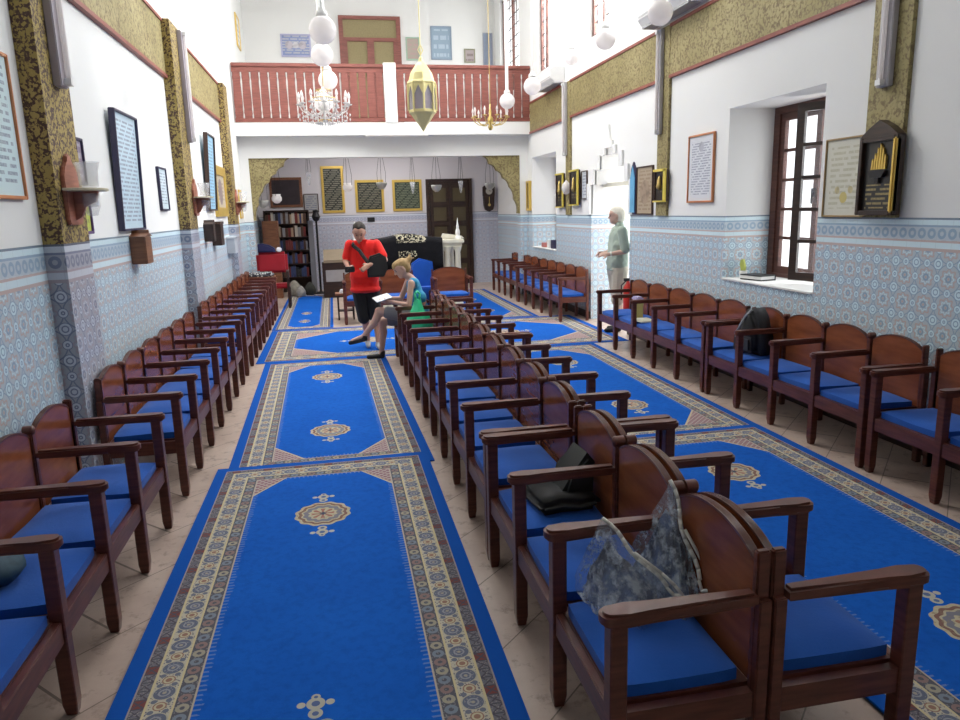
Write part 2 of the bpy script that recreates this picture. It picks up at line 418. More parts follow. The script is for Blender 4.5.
w9 = struct('window_9', bm, W_WIN); bm = new(); box(bm, X + .03, X + .035, 13.57, 15.09, 1.1, 2.82); obj('pane', bm, PANE, w9)
bm = new(); box(bm, WR - .02, X, 13.49, 15.17, 1.04, 1.058); struct('trim_32', bm, P_WHITE)
# white stepped door surround and transom in the right wall
bm = new()
for i, (a, b, z0, z1) in enumerate(door_steps):
    box(bm, WR - .035, WR + .02, a - .14, a, z0 if i else 1.73, z1 + .02); box(bm, WR - .035, WR + .02, b, b + .14, z0 if i else 1.73, z1 + .02)
box(bm, WR - .035, WR + .02, 10.6, 10.9, 2.72, 2.82); prism(bm, [(10.68, 2.82), (10.82, 2.82), (10.75, 3.05)], 'x', WR - .03, WR + .01)
struct('door_1', bm, P_WHITE)
bm = new(); box(bm, WR + .2, WR + .26, 9.95, 11.55, 2.16, 2.22); struct('trim_31', bm, CREAM)

# ------------------------------------------------------------------ rugs
def rug_mat(name, W, L, b, meds, cut, mr=.17, star=False):
    m = Mat(name, .95, spec=.1); x, y, z = m.xyz()
    ax, ay = x.abs(), y.abs(); dx = ax * -1 + W; dy = ay * -1 + L; d = dx.mn(dy) / b
    side = dx < dy
    t = side * y + (side * -1 + 1) * x
    n = m.noise(60, 2); nb = m.noise(2.2, 3)
    blue = m.mix(nb, (.006, .088, .43), (.010, .125, .54))
    edge = (.007, .085, .40); cream = (.52, .47, .32); grey = (.16, .16, .20); red = (.17, .055, .05); dk = (.06, .07, .12)
    # outer narrow band
    P = .055 * b; k = (t / P).mod(4); u = (t / P).fr() - .5; v = (d - .102) / .055; vo = m.voro(95)
    q = m.mix(k < 1, (.17, .165, .19), (.20, .07, .065)); q = m.mix((u.abs() - v.abs()).abs() < .09, q, (.10, .09, .11)); q = m.mix((vo < .30) * (k > 1), q, (.30, .28, .27))
    q = m.mix((u.abs() > .44), q, (.09, .09, .11)); c = m.mix(d > .075, edge, q); c = m.mix(d.near(.077, .0035), c, (.34, .30, .30))
    # main cream border with rosettes
    P2 = .165 * b; u = ((t / P2).fr() - .5) * .165; v = d - .187; r = hyp(u, v)
    u2 = ((t / P2 + .5).fr() - .5) * .165; r2 = hyp(u2, v)
    q = m.mix(vo < .34, (.50, .46, .36), (.13, .13, .18)); q = m.mix(r2 < .026, q, (.30, .17, .13)); q = m.mix(r2.near(.017, .004), q, cream); q = m.mix(hyp(u2.abs() - .032, v.abs() - .028) < .012, q, (.16, .17, .22))
    q = m.mix(r < .046, q, (.44, .41, .33)); q = m.mix(r < .041, q, (.135, .15, .21)); q = m.mix((r < .036) * (vo < .30), q, (.30, .30, .32)); q = m.mix(r.near(.020, .0035), q, (.30, .31, .34)); q = m.mix(r < .008, q, (.36, .33, .28))
    q = m.mix(v.abs() > .047, q, (.58, .50, .30))
    c = m.mix(d > .130, c, q)
    P3 = .06 * b; k = (t / P3).mod(3); ring = hyp((t / P3).fr() - .5, (d - .275) / .06)
    col = m.mix(k < 1, m.mix(k < 2, (.20, .24, .29), (.27, .18, .17)), (.36, .33, .25))
    q = m.mix(vo < .30, (.105, .105, .125), (.26, .25, .26)); q = m.mix(ring.near(.30, .13), q, col); c = m.mix(d > .243, c, q); c = m.mix(d.near(.312, .004), c, (.46, .40, .33))
    # field
    fd = d > .316
    comb = (((t / (.030 * b)).fr()) < .34) * (d < (n * .05 + .318))
    nf = m.noise(23, 4, rough=.7); blue = m.mix((nf - .45) * 1.6, blue, (.004, .055, .27)); f = m.mix(comb * .45, blue, (.26, .33, .46))
    cx = (W - .316 * b); cy = (L - .316 * b)
    e = (ax * -1 + cx) / cut[0] + (ay * -1 + cy) / cut[1]     # below 1 inside the cut corner
    lat = (((x / .05 + y / .05).fr() - .5).abs() > .36).mx(((x / .05 - y / .05).fr() - .5).abs() > .36)
    cc = m.mix(lat, (.27, .14, .16), (.42, .36, .33)); cc = m.mix(e > .93, cc, cream)
    f = m.mix(e < 1.0, f, cc)
    for my in meds:
        yy = y - my; r = hyp(x, yy * .95); an = x.at2(yy)
        rr = r + (an * 12).cos() * .006
        f = m.mix(rr < mr, f, (.48, .43, .30)); f = m.mix(rr.near(mr * .82, .010), f, (.22, .12, .10)); f = m.mix(rr.near(mr * .6, .016), f, (.20, .20, .24))
        f = m.mix((rr < mr * .42) * ((an * 8).cos() > 0), f, (.35, .15, .12)); f = m.mix(rr < mr * .12, f, dk)
        f = m.mix((rr < mr) * ((n - .55) * 5), f, (.30, .24, .16))
        for s in (-1, 1):
            for k, rad in ((1.28, .028), (1.62, .036), (1.85, .018)):
                r = hyp(x, yy - s * mr * k); f = m.mix(r < rad, f, (.46, .44, .36)); f = m.mix(r < rad * .45, f, (.10, .14, .28))
                if k == 1.62: 
                    r = hyp(ax - .055, yy - s * mr * k); f = m.mix(r < .017, f, (.46, .44, .36))
    c = m.mix(fd, c, f); m.color(c); m.bump(n, .3, .004)
    return m.m
def rug(label, x0, x1, y0, y1, z, b, meds, cut, along='y', mr=.17, rz=0, th=.004):
    cx, cy = (x0 + x1) / 2, (y0 + y1) / 2
    W, L = ((x1 - x0) / 2, (y1 - y0) / 2) if along == 'y' else ((y1 - y0) / 2, (x1 - x0) / 2)
    m = rug_mat('rug_pattern', W, L, b, [v - (cy if along == 'y' else 0) for v in meds] if along == 'y' else [-(v - cx) for v in meds], cut, mr)
    bm = new(); box(bm, -W, W, -L, L, 0, th)
    bmesh.ops.subdivide_edges(bm, edges=bm.edges, cuts=0)
    o = simple('rug', bm, m, label, 'rug', loc=(cx, cy, z)); o.rotation_euler = (0, 0, rz + (0 if along == 'y' else math.radians(90)))
    return o
rug('long blue rug in the left aisle, nearest the camera, with cream border', -.955, .60, 1.25, 5.40, .012, 1.0, [4.38, 2.27], (.20, .30), rz=math.radians(-.2), th=.010)
rug('second long blue rug up the left aisle, two round medallions showing', -.91, .61, 5.20, 9.40, .001, 1.0, [8.39, 6.22], (.24, .34), rz=math.radians(1.0), th=.009)
rug('wide blue rug laid crosswise beneath the standing and seated visitors', -1.07, 3.98, 9.43, 12.12, .001, 1.35, [.42, 2.5], (.55, .60), along='x', mr=.22, th=.003)
rug('blue and cream runner at the far left leading to the bookcase', -1.08, -.09, 12.16, 17.3, .001, .72, [14.1, 13.05], (.12, .2), mr=.10)
rug('blue rug in the far right aisle beside the distant wall benches', 2.02, 3.44, 12.16, 16.9, .001, 1.0, [15.0, 13.2], (.25, .4), mr=.15)
rug('long blue rug in the right aisle between bench rows, middle distance', 1.88, 3.44, 5.20, 9.38, .001, 1.0, [8.3, 6.27], (.28, .42), th=.009)
rug('blue rug in the right aisle nearest the camera', 1.86, 3.43, 1.3, 5.34, .012, 1.0, [4.38, 2.40], (.22, .34), rz=math.radians(.3), th=.010)

# ------------------------------------------------------------------ benches
AZ = .685
def bench(label, n, pitch, loc, rz, group='wooden bench rows with arm rests'):
    t = thing('bench', label, 'bench', loc, rz, group)
    w = .027
    for j in range(n + 1):
        s = j * pitch
        bm = new(); pr = [(w * .72, 0), (w, .05), (w, AZ)]
        vs = []
        for h, z in pr: vs.append([bm.verts.new((s + a * h, b * h, z)) for a, b in ((-1, -1), (1, -1), (1, 1), (-1, 1))])
        for A, B in zip(vs[:-1], vs[1:]):
            for k in range(4): bm.faces.new((A[k], A[(k + 1) % 4], B[(k + 1) % 4], B[k]))
        bm.faces.new(vs[0]); bm.faces.new(vs[-1]); bmesh.ops.recalc_face_normals(bm, faces=bm.faces)
        bmesh.ops.bevel(bm, geom=list(bm.edges), offset=.004, segments=1, affect='EDGES')
        obj('leg', bm, W_FRAME, t)
        ends = j in (0, n); bm = new(); e = .014 if ends else .022; q = 0 if not ends else (.010 if j == 0 else -.010)
        box(bm, s - e + q - (.0 if not ends else 0), s + e + q, .440, .485, 0, .850 if ends else .835, bev=.006)
        if ends: box(bm, s - .024, s + .024, .442, .484, 0, .70, bev=.004)
        if not ends: tube(bm, (s, .442, .832), (s, .484, .832), .025, seg=16)
        if not ends: ball(bm, (s, .443, .832), .0245, 1, .5, 1)
        obj('post', bm, W_FRAME, t, smooth=AS)
        # arm rest: narrow at the back, broad rounded front overhanging the leg
        bm = new(); zt = AZ + .042
        out = [(.024, .438), (.026, .10), (.033, .03), (.036, -.02)] 
        arc = [(.036 * math.cos(a), -.022 - .03 * math.sin(a)) for a in [PI * k / 8 for k in range(9)]]
        pts = [(s + u, v) for u, v in out[:3]] + [(s + u, v) for u, v in arc] + [(s - u, v) for u, v in reversed(out[:3])]
        prism(bm, pts, 'z', AZ - .002, zt, .010); obj('arm_rest', bm, W_FRAME, t, smooth=AS)
        bm = new(); box(bm, s - .017, s + .017, .027, .438, .31, .395); obj('side_rail', bm, W_FRAME, t)
    L = n * pitch
    for j in range(n):
        a, b = j * pitch + .027, (j + 1) * pitch - .027
        bm = new(); box(bm, a, b, -.018, .014, .31, .40, bev=.004); obj('front_rail', bm, W_FRAME, t)
        bm = new(); box(bm, a, b, .014, .450, .385, .402); obj('seat', bm, W_FRAME, t)
        # back panel with arched top
        bm = new(); m = 16; N = []
        for k in range(m + 1):
            u = k / m; h = math.sin(PI * min(1, max(0, (u - .02) / .96))) ** .62 if .02 < u < .98 else 0
            N.append((a + (b - a) * u, .808 + .072 * h))
        prism(bm, [(a, .40)] + N + [(b, .40)], 'y', .452, .474, .003); obj('backrest', bm, W_PANEL, t, smooth=AS)
        bm = new()
        prism(bm, N + [(x, z - .009) for x, z in reversed(N)], 'y', .449, .476, .003); obj('back_moulding', bm, W_FRAME, t, smooth=AS)
    return t
def cushion(label, loc, rz, pitch, seed, depth=.42):
    random.seed(seed); w = pitch - .066 - random.random() * .012; d = depth - random.random() * .02; hgt = .064
    bm = new(); n = 8; top = []
    def sq(u, v, z, e): # rounded rectangle outline grid
        return (u, v, z)
    G = {}
    for lay in (0, 1):
        for i in range(n + 1):
            for j in range(n + 1):
                u, v = i / n * 2 - 1, j / n * 2 - 1
                edge = max(abs(u), abs(v)) ** 6
                cu, cv = u * (1 - .03 * abs(v) ** 4), v * (1 - .03 * abs(u) ** 4)
                z = (hgt * (1 - .38 * edge) + .004 * math.sin(3 * u + seed) * math.cos(2.3 * v + seed * 2)) if lay else 0.0
                G[lay, i, j] = bm.verts.new((cu * w / 2, cv * d / 2 , z))
    for lay in (0, 1):
        for i in range(n):
            for j in range(n): bm.faces.new([G[lay, i, j], G[lay, i + 1, j], G[lay, i + 1, j + 1], G[lay, i, j + 1]])
    for i in range(n):
        for (A, B) in (((i, 0), (i + 1, 0)), ((i, n), (i + 1, n)), ((0, i), (0, i + 1)), ((n, i), (n, i + 1))):
            bm.faces.new([G[0, A[0], A[1]], G[0, B[0], B[1]], G[1, B[0], B[1]], G[1, A[0], A[1]]])
    o = simple('seat_cushion', bm, F_BLUE, label, 'cushion', 'blue cushions on the bench seats', smooth=math.radians(50))
    o.location = loc; o.rotation_euler = (0, 0, rz + (random.random() - .5) * .03)
    return o
ORD = ['first', 'second', 'third', 'fourth', 'fifth', 'sixth', 'seventh']
def row(label, short, n, pitch, xf, ynear, facing, skip=()):
    """bench along Y whose near front leg stands at (xf, ynear); facing +1 looks to +X"""
    if facing > 0: loc, rz = (xf, ynear, 0), math.radians(90)
    else: loc, rz = (xf, ynear + n * pitch, 0), math.radians(-90)
    b = bench(label, n, pitch, loc, rz)
    for j in range(n):
        if j in skip: continue
        cushion('blue cushion on the %s, %s seat from the camera' % (short, ORD[j]), (xf - facing * .222, ynear + (j + .5) * pitch, .4025), rz, pitch, int(ynear * 10) + j * 7 + int(xf * 3))
    return b
row('dark wooden bench at the left wall nearest the camera, four seats', 'nearest left wall bench', 4, .57, -1.10, 2.17, 1)
row('dark wooden bench at the left wall just past the first tiled pilaster, six seats', 'second left wall bench', 6, .555, -1.095, 4.98, 1)
row('dark wooden bench at the left wall past the second pilaster, five seats', 'third left wall bench', 5, .562, -1.10, 8.78, 1)
row('farthest dark wooden bench at the left wall beside the red settee, four seats', 'farthest left wall bench', 4, .56, -1.11, 11.675, 1)
row('nearest centre bench facing the left aisle, two clear bags on its nearest seat', 'nearest centre bench facing left', 3, .567, .73, 1.79, -1)
row('second centre bench facing the left aisle, nothing lying on it', 'second centre bench facing left', 5, .57, .731, 3.57, -1)
row('farthest centre bench facing the left aisle, the woman in blue sits on it', 'farthest centre bench facing left', 5, .57, .731, 6.50, -1)
row('nearest centre bench facing the right aisle, back to back with the bag bench', 'nearest centre bench facing right', 3, .567, 1.707, 1.79, 1)
row('second centre bench facing the right aisle', 'second centre bench facing right', 5, .57, 1.707, 3.57, 1)
row('farthest centre bench facing the right aisle', 'farthest centre bench facing right', 5, .57, 1.707, 6.50, 1)
row('dark wooden bench at the right wall nearest the camera, cut by the frame', 'nearest right wall bench', 3, .57, 3.557, 2.47, -1)
row('wooden bench at the right wall below the window, dark backpack on it', 'right wall bench below the window', 4, .5425, 3.557, 4.28, -1)
row('wooden bench at the right wall between the window and the bright doorway', 'right wall bench before the doorway', 5, .588, 3.553, 6.53, -1)
row('wooden bench at the right wall just beyond the bright doorway', 'right wall bench beyond the doorway', 5, .56, 3.60, 11.42, -1)
row('farthest wooden bench at the right wall, under the balcony', 'farthest right wall bench', 4, .56, 3.60, 14.30, -1)
# benches facing the camera before the reading table
def front_bench(label, short, n, pitch, x0, y):
    bench(label, n, pitch, (x0, y, 0), 0, 'benches before the reading table')
    for j in range(n): cushion('blue cushion on the %s, %s seat from the left' % (short, ORD[j]), (x0 + (j + .5) * pitch, y + .222, .4025), 0, pitch, 50 + j + int(x0 * 9))
front_bench('brown bench behind the man in red, facing the camera, before the reading table', 'bench behind the man in red', 2, .60, .13, 12.35)
front_bench('brown single width bench facing the camera, right of the blue draped chair', 'bench right of the blue draped chair', 1, .62, 1.66, 12.3)
# ------------------------------------------------------------------ pictures and plaques
def doc(name, bgc, ink, line=.035, margin=.05, W=.5, H=.8, blot=None, seed=0.0):
    m = Mat(name, .35); x, y, z = m.xyz(); n = m.noise(55, 3); n2 = m.noise(9, 3)
    rowi = (z / line).floor(); lf = (z / line).fr()
    inside = (x.abs() < W / 2 - margin) * ((z - H / 2).abs() < H / 2 - margin)
    w = ((x * 31 + rowi * 5.3 + seed).cos() + (x * 67 + rowi * 3.1).cos()) * .5
    t = inside * (lf.near(.5, .24)) * (w > -.45) * .75
    c = m.mix(n2, tuple(k * .93 for k in bgc), bgc); c = m.mix(t * n * 1.5, c, ink)
    if blot:
        for (bx, bz, br, bc) in blot:
            r = hyp(x - bx, z - bz); c = m.mix(r < br, c, bc); c = m.mix((r < br) * ((n2 - .5) * 6), c, tuple(k * .55 for k in bc))
    return m.color(c).m
def frame(name, label, cat, side, h0, h1, z0, z1, fm, pm, th=.03, bd=.03, tilt=0, mat_bd=0, off=0, group=None, arch=False):
    hc, w, H = (h0 + h1) / 2, abs(h1 - h0), z1 - z0
    loc, rz = {'L': ((WL + off, hc, z0), math.radians(90)), 'R': ((WR - off, hc, z0), math.radians(-90)), 'B': ((hc, YB - off, z0), 0)}[side]
    t = thing(name, label, cat, loc, rz, group); t.rotation_euler = (tilt, 0, rz)
    bm = new()
    for (a, b, c, d) in ((-w / 2, -w / 2 + bd, 0, H), (w / 2 - bd, w / 2, 0, H), (-w / 2 + bd, w / 2 - bd, 0, bd), (-w / 2 + bd, w / 2 - bd, H - bd, H)): box(bm, a, b, -th, 0, c, d, bev=.004)
    if arch: prism(bm, [(-w / 2, H), (-w / 2 + .04, H + .03), (-w / 4, H + .07), (0, H + .12), (w / 4, H + .07), (w / 2 - .04, H + .03), (w / 2, H)], 'y', -th, 0)
    obj('frame', bm, fm, t)
    bm = new(); box(bm, -w / 2 + bd * .8, w / 2 - bd * .8, -th * .55, -th * .25, bd * .8, H - bd * .8); obj('picture', bm, pm, t)
    return t
CRM = (.80, .79, .72); PB = (.62, .76, .86); INK = (.10, .12, .22)
F_ORANGE = plain('orange_wood_frame', (.60, .24, .10), .4); F_BLUED = plain('dark_blue_frame', (.035, .03, .08), .35); F_DK = plain('dark_brown_frame', (.06, .03, .02), .4)
frame('framed_document', 'large text sheet in thin orange wooden frame on left wall, cut by the frame edge', 'picture', 'L', 3.85, 4.67, 1.98, 2.76, F_ORANGE, doc('doc_a', (.62, .78, .82), INK, .04, .07, .82, .78), bd=.02)
frame('framed_document', 'tall pale text sheet in dark blue frame between the first two left pilasters', 'picture', 'L', 6.50, 7.22, 1.76, 2.73, F_BLUED, doc('doc_b', (.60, .76, .86), INK, .035, .06, .72, .97), bd=.018, th=.05, tilt=.03)
frame('framed_document', 'small narrow text sheet in dark frame just before second left pilaster', 'picture', 'L', 8.08, 8.45, 1.93, 2.37, F_BLUED, doc('doc_c', (.72, .84, .90), INK, .03, .05, .37, .44), bd=.018)
frame('framed_document', 'tall light blue text sheet in black frame beyond second left pilaster', 'picture', 'L', 10.95, 11.62, 1.94, 3.0, F_DK, doc('doc_d', (.38, .66, .86), INK, .045, .06, .6, 1.06), bd=.022, th=.06, tilt=.05)
frame('gilt_picture', 'broad gilt framed picture on the left wall just before third pilaster', 'picture', 'L', 11.75, 12.9, 1.85, 2.62, G_FRAME, doc('doc_e', (.62, .55, .42), (.2, .12, .08), .06, .25, 1.2, .77, [(0, .38, .2, (.30, .22, .22))]), bd=.14, th=.05)
frame('small_picture', 'small dark purple picture behind the nearest shelf sconce on left wall', 'picture', 'L', 5.5, 5.78, 2.1, 2.42, F_BLUED, doc('doc_f', (.30, .24, .34), (.6, .6, .6), .08, .04, .28, .32), bd=.02)
frame('small_picture', 'small yellow and purple card low below the nearest shelf sconce', 'picture', 'L', 5.52, 5.78, 1.76, 2.0, plain('purple_frame', (.12, .06, .2)), doc('doc_g', (.55, .62, .12), (.3, .3, .1), .06, .04, .26, .24), bd=.02)
frame('small_picture', 'small gilt portrait, upper of two, left wall under balcony edge', 'picture', 'L', 14.75, 15.1, 2.08, 2.34, G_FRAME, doc('doc_h', (.62, .58, .5), (.3, .2, .15), .05, .05, .3, .26), bd=.035)
frame('small_picture', 'small gilt portrait, lower of two, left wall under balcony edge', 'picture', 'L', 14.75, 15.1, 1.8, 2.02, G_FRAME, doc('doc_i', (.60, .55, .45), (.3, .2, .15), .05, .05, .3, .22), bd=.035)
frame('gilt_strip_sign', 'narrow upright gold sign on left wall past the third pilaster', 'sign', 'L', 14.02, 14.3, 1.42, 2.05, G_FRAME, plain('gold_panel', (.8, .62, .2), .4), bd=.03)
# right wall
frame('framed_document', 'text sheet in thin red wooden frame, right wall left of the window recess', 'picture', 'R', 7.59, 8.19, 1.87, 2.63, F_ORANGE, doc('doc_j', (.70, .72, .76), INK, .028, .08, .60, .76, [(0, .62, .055, (.45, .46, .52))]), bd=.022)
frame('framed_certificate', 'cream certificate with yellow seal in thin wooden frame, right wall', 'picture', 'R', 5.20, 5.70, 1.72, 2.36, plain('olive_wood_frame', (.38, .26, .12)), doc('doc_k', (.66, .65, .55), (.42, .40, .25), .045, .07, .5, .64, [(0, .16, .045, (.58, .48, .16)), (-.08, .22, .03, (.6, .52, .28)), (.08, .22, .03, (.6, .52, .28))]), bd=.016)
kt = frame('memorial_plaque', 'dark memorial plaque with arched brown frame and gold ship relief beside the certificate', 'plaque', 'R', 4.79, 5.19, 1.74, 2.32, W_DARK, doc('doc_l', (.018, .015, .013), (.45, .36, .14), .035, .05, .36, .28, seed=2), th=.07, bd=.035, off=.035, arch=True)
bm = new(); prism(bm, [(-.09, .33), (-.06, .28), (.06, .28), (.09, .33)], 'y', -.07, -.02); box(bm, -.02, .02, -.06, -.02, .24, .28); obj('lamp_bowl', bm, BLACKM, kt)
bm = new()
for i, hh in enumerate((.42, .46, .50, .53, .50, .45)): prism(bm, [(-.075 + i * .026, .34), (-.055 + i * .026, .34), (-.055 + i * .026, hh - .02), (-.065 + i * .026, hh)], 'y', -.055, -.02)
obj('flame_relief', bm, G_FRAME, kt)
bm = new(); box(bm, .165, .20, -.085, -.03, .02, .56, bev=.01); obj('side_moulding', bm, G_FRAME, kt)
frame('framed_print', 'brown parchment print in thin dark frame, right of the bright doorway', 'picture', 'R', 9.16, 9.68, 1.73, 2.37, F_DK, doc('doc_m', (.46, .37, .26), (.25, .16, .1), .05, .06, .52, .64, [(0, .3, .16, (.38, .28, .2))]), bd=.018)
def candle_plaque(label, y0, y1, z0, z1):
    H = z1 - z0
    t = frame('candle_plaque', label, 'plaque', 'R', y0, y1, z0, z1, F_DK, doc('doc_n', (.02, .016, .014), (.25, .2, .1), .05, .1, abs(y1 - y0), H * .6), bd=.02, th=.03, off=.036)
    w_ = abs(y1 - y0); bm = new(); box(bm, w_ / 2 - .07, w_ / 2 + .01, -.045, -.03, -.01, H + .01, bev=.006); box(bm, -w_ / 2 - .01, w_ / 2 + .01, -.045, -.03, H - .02, H + .01); box(bm, -w_ / 2 - .01, w_ / 2 + .01, -.045, -.03, -.01, .01); obj('gilt_moulding', bm, plain('bright_gilt', (.80, .66, .12), .35, .3), t)
    bm = new(); lathe(bm, [(.0, H * .36), (.03, H * .40), (.045, H * .48), (.03, H * .56), (.03, H * .66), (.012, H * .78), (0, H * .82)], (-.02, -.03, 0), 12); obj('lamp_relief', bm, BRASS, t, smooth=True)
candle_plaque('black and gilt memorial plaque right of the brown print', 8.67, 9.02, 1.90, 2.29)
candle_plaque('black and gilt memorial plaque left of the white oval on the right wall', 12.83, 13.30, 1.86, 2.45)
candle_plaque('black and gilt memorial plaque right of the white oval on the right wall', 12.01, 12.5, 1.89, 2.47)
candle_plaque('farthest black and gilt memorial plaque at the right wall pier', 15.6, 16.4, 1.80, 2.43) if False else None
frame('framed_document', 'small pale sheet in thin frame beside the bright doorway, far side', 'picture', 'R', 11.72, 11.98, 1.98, 2.44, F_DK, doc('doc_o', (.60, .64, .68), INK, .05, .04, .26, .46), bd=.014)
frame('gilt_plaque', 'gilt edged dark plaque on the right wall just before the balcony pier', 'plaque', 'R', 15.24, 15.48, 1.8, 2.42, G_FRAME, plain('dark_plaque', (.03, .025, .02), .3), bd=.05, th=.06)
bm = new(); prism(bm, [(-.10 + 0, 0), (.10, 0), (.10, .50), (.07, .62), (0, .72), (-.07, .62), (-.10, .50)], 'y', -.03, 0, .006)
t = thing('arched_panel', 'narrow blue arched panel on the wall close to the bright doorway', 'panel', (WR, 9.80, 1.73), math.radians(-90)); obj('border', bm, F_BLUED, t)
bm = new(); prism(bm, [(-.08, .03), (.08, .03), (.08, .50), (0, .66), (-.08, .50)], 'y', -.038, -.028); obj('panel', bm, plain('sky_blue_enamel', (.14, .42, .66), .4), t)
bm = new(); lathe(bm, [(0, 0), (.05, .02), (.085, .10), (.07, .18), (0, .26)], (WR - .09, 12.60, 2.07), 16)
simple('wall_lamp', bm, OPAL, 'white oval wall lamp between two gilt plaques on the right wall', 'lamp', smooth=True)

# fluorescent fixtures
def tube_light(label, side, y, z0, z1, off, w=.11):
    loc, rz = ((WL + off, y, z0), math.radians(90)) if side == 'L' else ((WR - off, y, z0), math.radians(-90))
    t = thing('tube_light', label, 'lamp', loc, rz, 'upright fluorescent fixtures')
    H = z1 - z0; bm = new(); box(bm, -w / 2, w / 2, -.05, 0, 0, H, bev=.006); obj('housing', bm, GREYMETAL if side == 'L' else plain('pale_housing', (.5, .48, .49), .5), t)
    bm = new(); tube(bm, (w * .1, -.07, .05), (w * .1, -.07, H - .05), .017); obj('tube', bm, OPAL, t)
    bm = new(); box(bm, -.02, .035, -.09, -.05, .01, .05); obj('socket', bm, WHITEP, t)
    bm = new(); box(bm, -.02, .035, -.09, -.05, H - .05, H - .01); obj('socket', bm, WHITEP, t)
tube_light('upright tube light on the nearest left pilaster', 'L', 5.12, 2.66, 3.9, .116, .13)
tube_light('upright tube light on the second left pilaster', 'L', 9.42, 2.72, 3.95, .116, .13)
tube_light('upright tube light above the ship plaque on right wall', 'R', 5.03, 2.68, 3.9, .036, .13)
tube_light('upright tube light on the gilded strip below the air conditioner', 'R', 8.94, 2.73, 3.96, .036, .13)
tube_light('white upright tube light on the farther gilded strip, right wall', 'R', 12.76, 2.75, 3.97, .036, .13)
t = thing('batten_light', 'long white batten light fixed along the front edge of the balcony slab', 'lamp', (1.38, 15.14, 3.34), 0)
bm = new(); box(bm, -.62, .62, -.05, .058, -.02, .07, bev=.01); obj('housing', bm, WHITEP, t); bm = new(); tube(bm, (-.58, -.06, .01), (.58, -.06, .01), .016); obj('tube', bm, OPAL, t)

# air conditioners
def aircon(label, y0, y1, z0, z1, d=.26):
    t = thing('air_conditioner', label, 'air conditioner', (WR, (y0 + y1) / 2, z0), math.radians(-90), 'wall air conditioners')
    L = y1 - y0; H = z1 - z0; bm = new()
    prism(bm, [(0, 0), (0, H), (-d * .8, H), (-d, H * .85), (-d, H * .3), (-d * .7, 0)], 'x', -L / 2, L / 2, .01); obj('casing', bm, WHITEP, t)
    bm = new(); box(bm, -L / 2 + .06, L / 2 - .06, -d * .84, -d * .25, -.012, .012); obj('outlet', bm, plain('grey_slot', (.35, .35, .36), .5), t)
    bm = new(); box(bm, -L / 2 + .03, L / 2 - .03, -d - .004, -d + .01, H * .35, H * .42); obj('front_seam', bm, plain('grey_seam', (.55, .55, .55), .5), t)
aircon('white air conditioner above the frieze, nearest, cut by the top edge', 7.85, 9.2, 4.02, 4.36)
aircon('white air conditioner at the far end of the right frieze near the balcony', 12.95, 14.0, 4.0, 4.28)

# shelf sconces on the left pilasters
def sconce(label, y, z, X=WL + .116, s=1.0):
    t = thing('shelf_sconce', label, 'sconce', (X, y, z), math.radians(90), 'shelf sconces with glass jars'); t.scale = (s, s, s)
    bm = new(); prism(bm, [(-.11, 0), (.11, 0), (.13, .03), (.13, .30), (.10, .35), (.04, .38), (.03, .42), (0, .435), (-.03, .42), (-.04, .38), (-.10, .35), (-.13, .30), (-.13, .03)], 'y', -.025, 0, .006); obj('back_plate', bm, W_SHELF, t)
    bm = new(); prism(bm, [(-.20 * math.cos(a), -.025 - .20 * math.sin(a)) for a in [PI * k / 14 for k in range(15)]], 'z', .205, .222, .004); obj('shelf', bm, plain('pale_shelf_edge', (.62, .56, .40), .4), t)
    bm = new(); prism(bm, [(-.025, .205), (-.17, .205), (-.15, .14), (-.09, .11), (-.06, .05), (-.025, .03)], 'x', -.015, .015); obj('bracket', bm, W_SHELF, t)
    bm = new(); lathe(bm, [(.03, 0), (.055, .01), (.06, .1), (.075, .16), (.07, .16), (.055, .1), (.05, .02), (.03, .012)], (0, -.12, .223), 16); obj('glass_jar', bm, GLASS, t, smooth=True)
    bm = new(); lathe(bm, [(0, 0), (.03, .005), (.05, .06), (.052, .14), (.046, .14), (.04, .06)], (.0, -.12, .05), 14); obj('hanging_glass', bm, GLASS, t, smooth=True)
    return t
sconce('pink wooden shelf sconce with glass jars on the nearest left pilaster', 5.08, 1.83)
sconce('wooden shelf sconce with white glass jars on the second left pilaster', 9.42, 1.87)
sconce('wooden shelf sconce on the third left pilaster, nearest the balcony', 13.40, 1.87)

# collection boxes on the left wall
def box_on_wall(label, y0, y1, z0, z1, mat, point=False, d=.13):
    t = thing('collection_box', label, 'box', (WL, (y0 + y1) / 2, z0), math.radians(90)); w = y1 - y0; H = z1 - z0
    bm = new(); box(bm, -w / 2, w / 2, -d, 0, 0, H * .9, bev=.006); obj('case', bm, mat, t)
    bm = new(); prism(bm, [(-w / 2 - .01, H * .9), (w / 2 + .01, H * .9), (.02, H), (0, H * 1.12), (-.02, H)] if point else [(-w / 2 - .01, H * .9), (w / 2 + .01, H * .9), (w / 2, H), (-w / 2, H)], 'y', -d - .01, 0); obj('lid', bm, mat, t)
    bm = new(); box(bm, -.04, .04, -d - .013, -d + .002, H * .93, H * .95); obj('slot', bm, BLACK, t)
box_on_wall('brown wooden collection box on left tiles below the tall pale document', 6.78, 7.0, 1.47, 1.73, W_MID, True)
box_on_wall('dark wooden collection box on left tiles below the broad gilt picture', 11.2, 11.5, 1.44, 1.78, W_DARK)
box_on_wall('narrow dark pendant box left of the dark wooden collection box', 10.55, 10.72, 1.52, 1.78, W_DARK, True)
box_on_wall('pale grey box on the tiles of the third left pilaster', 12.62, 12.98, 1.25, 1.52, plain('pale_grey_box', (.45, .48, .52)))

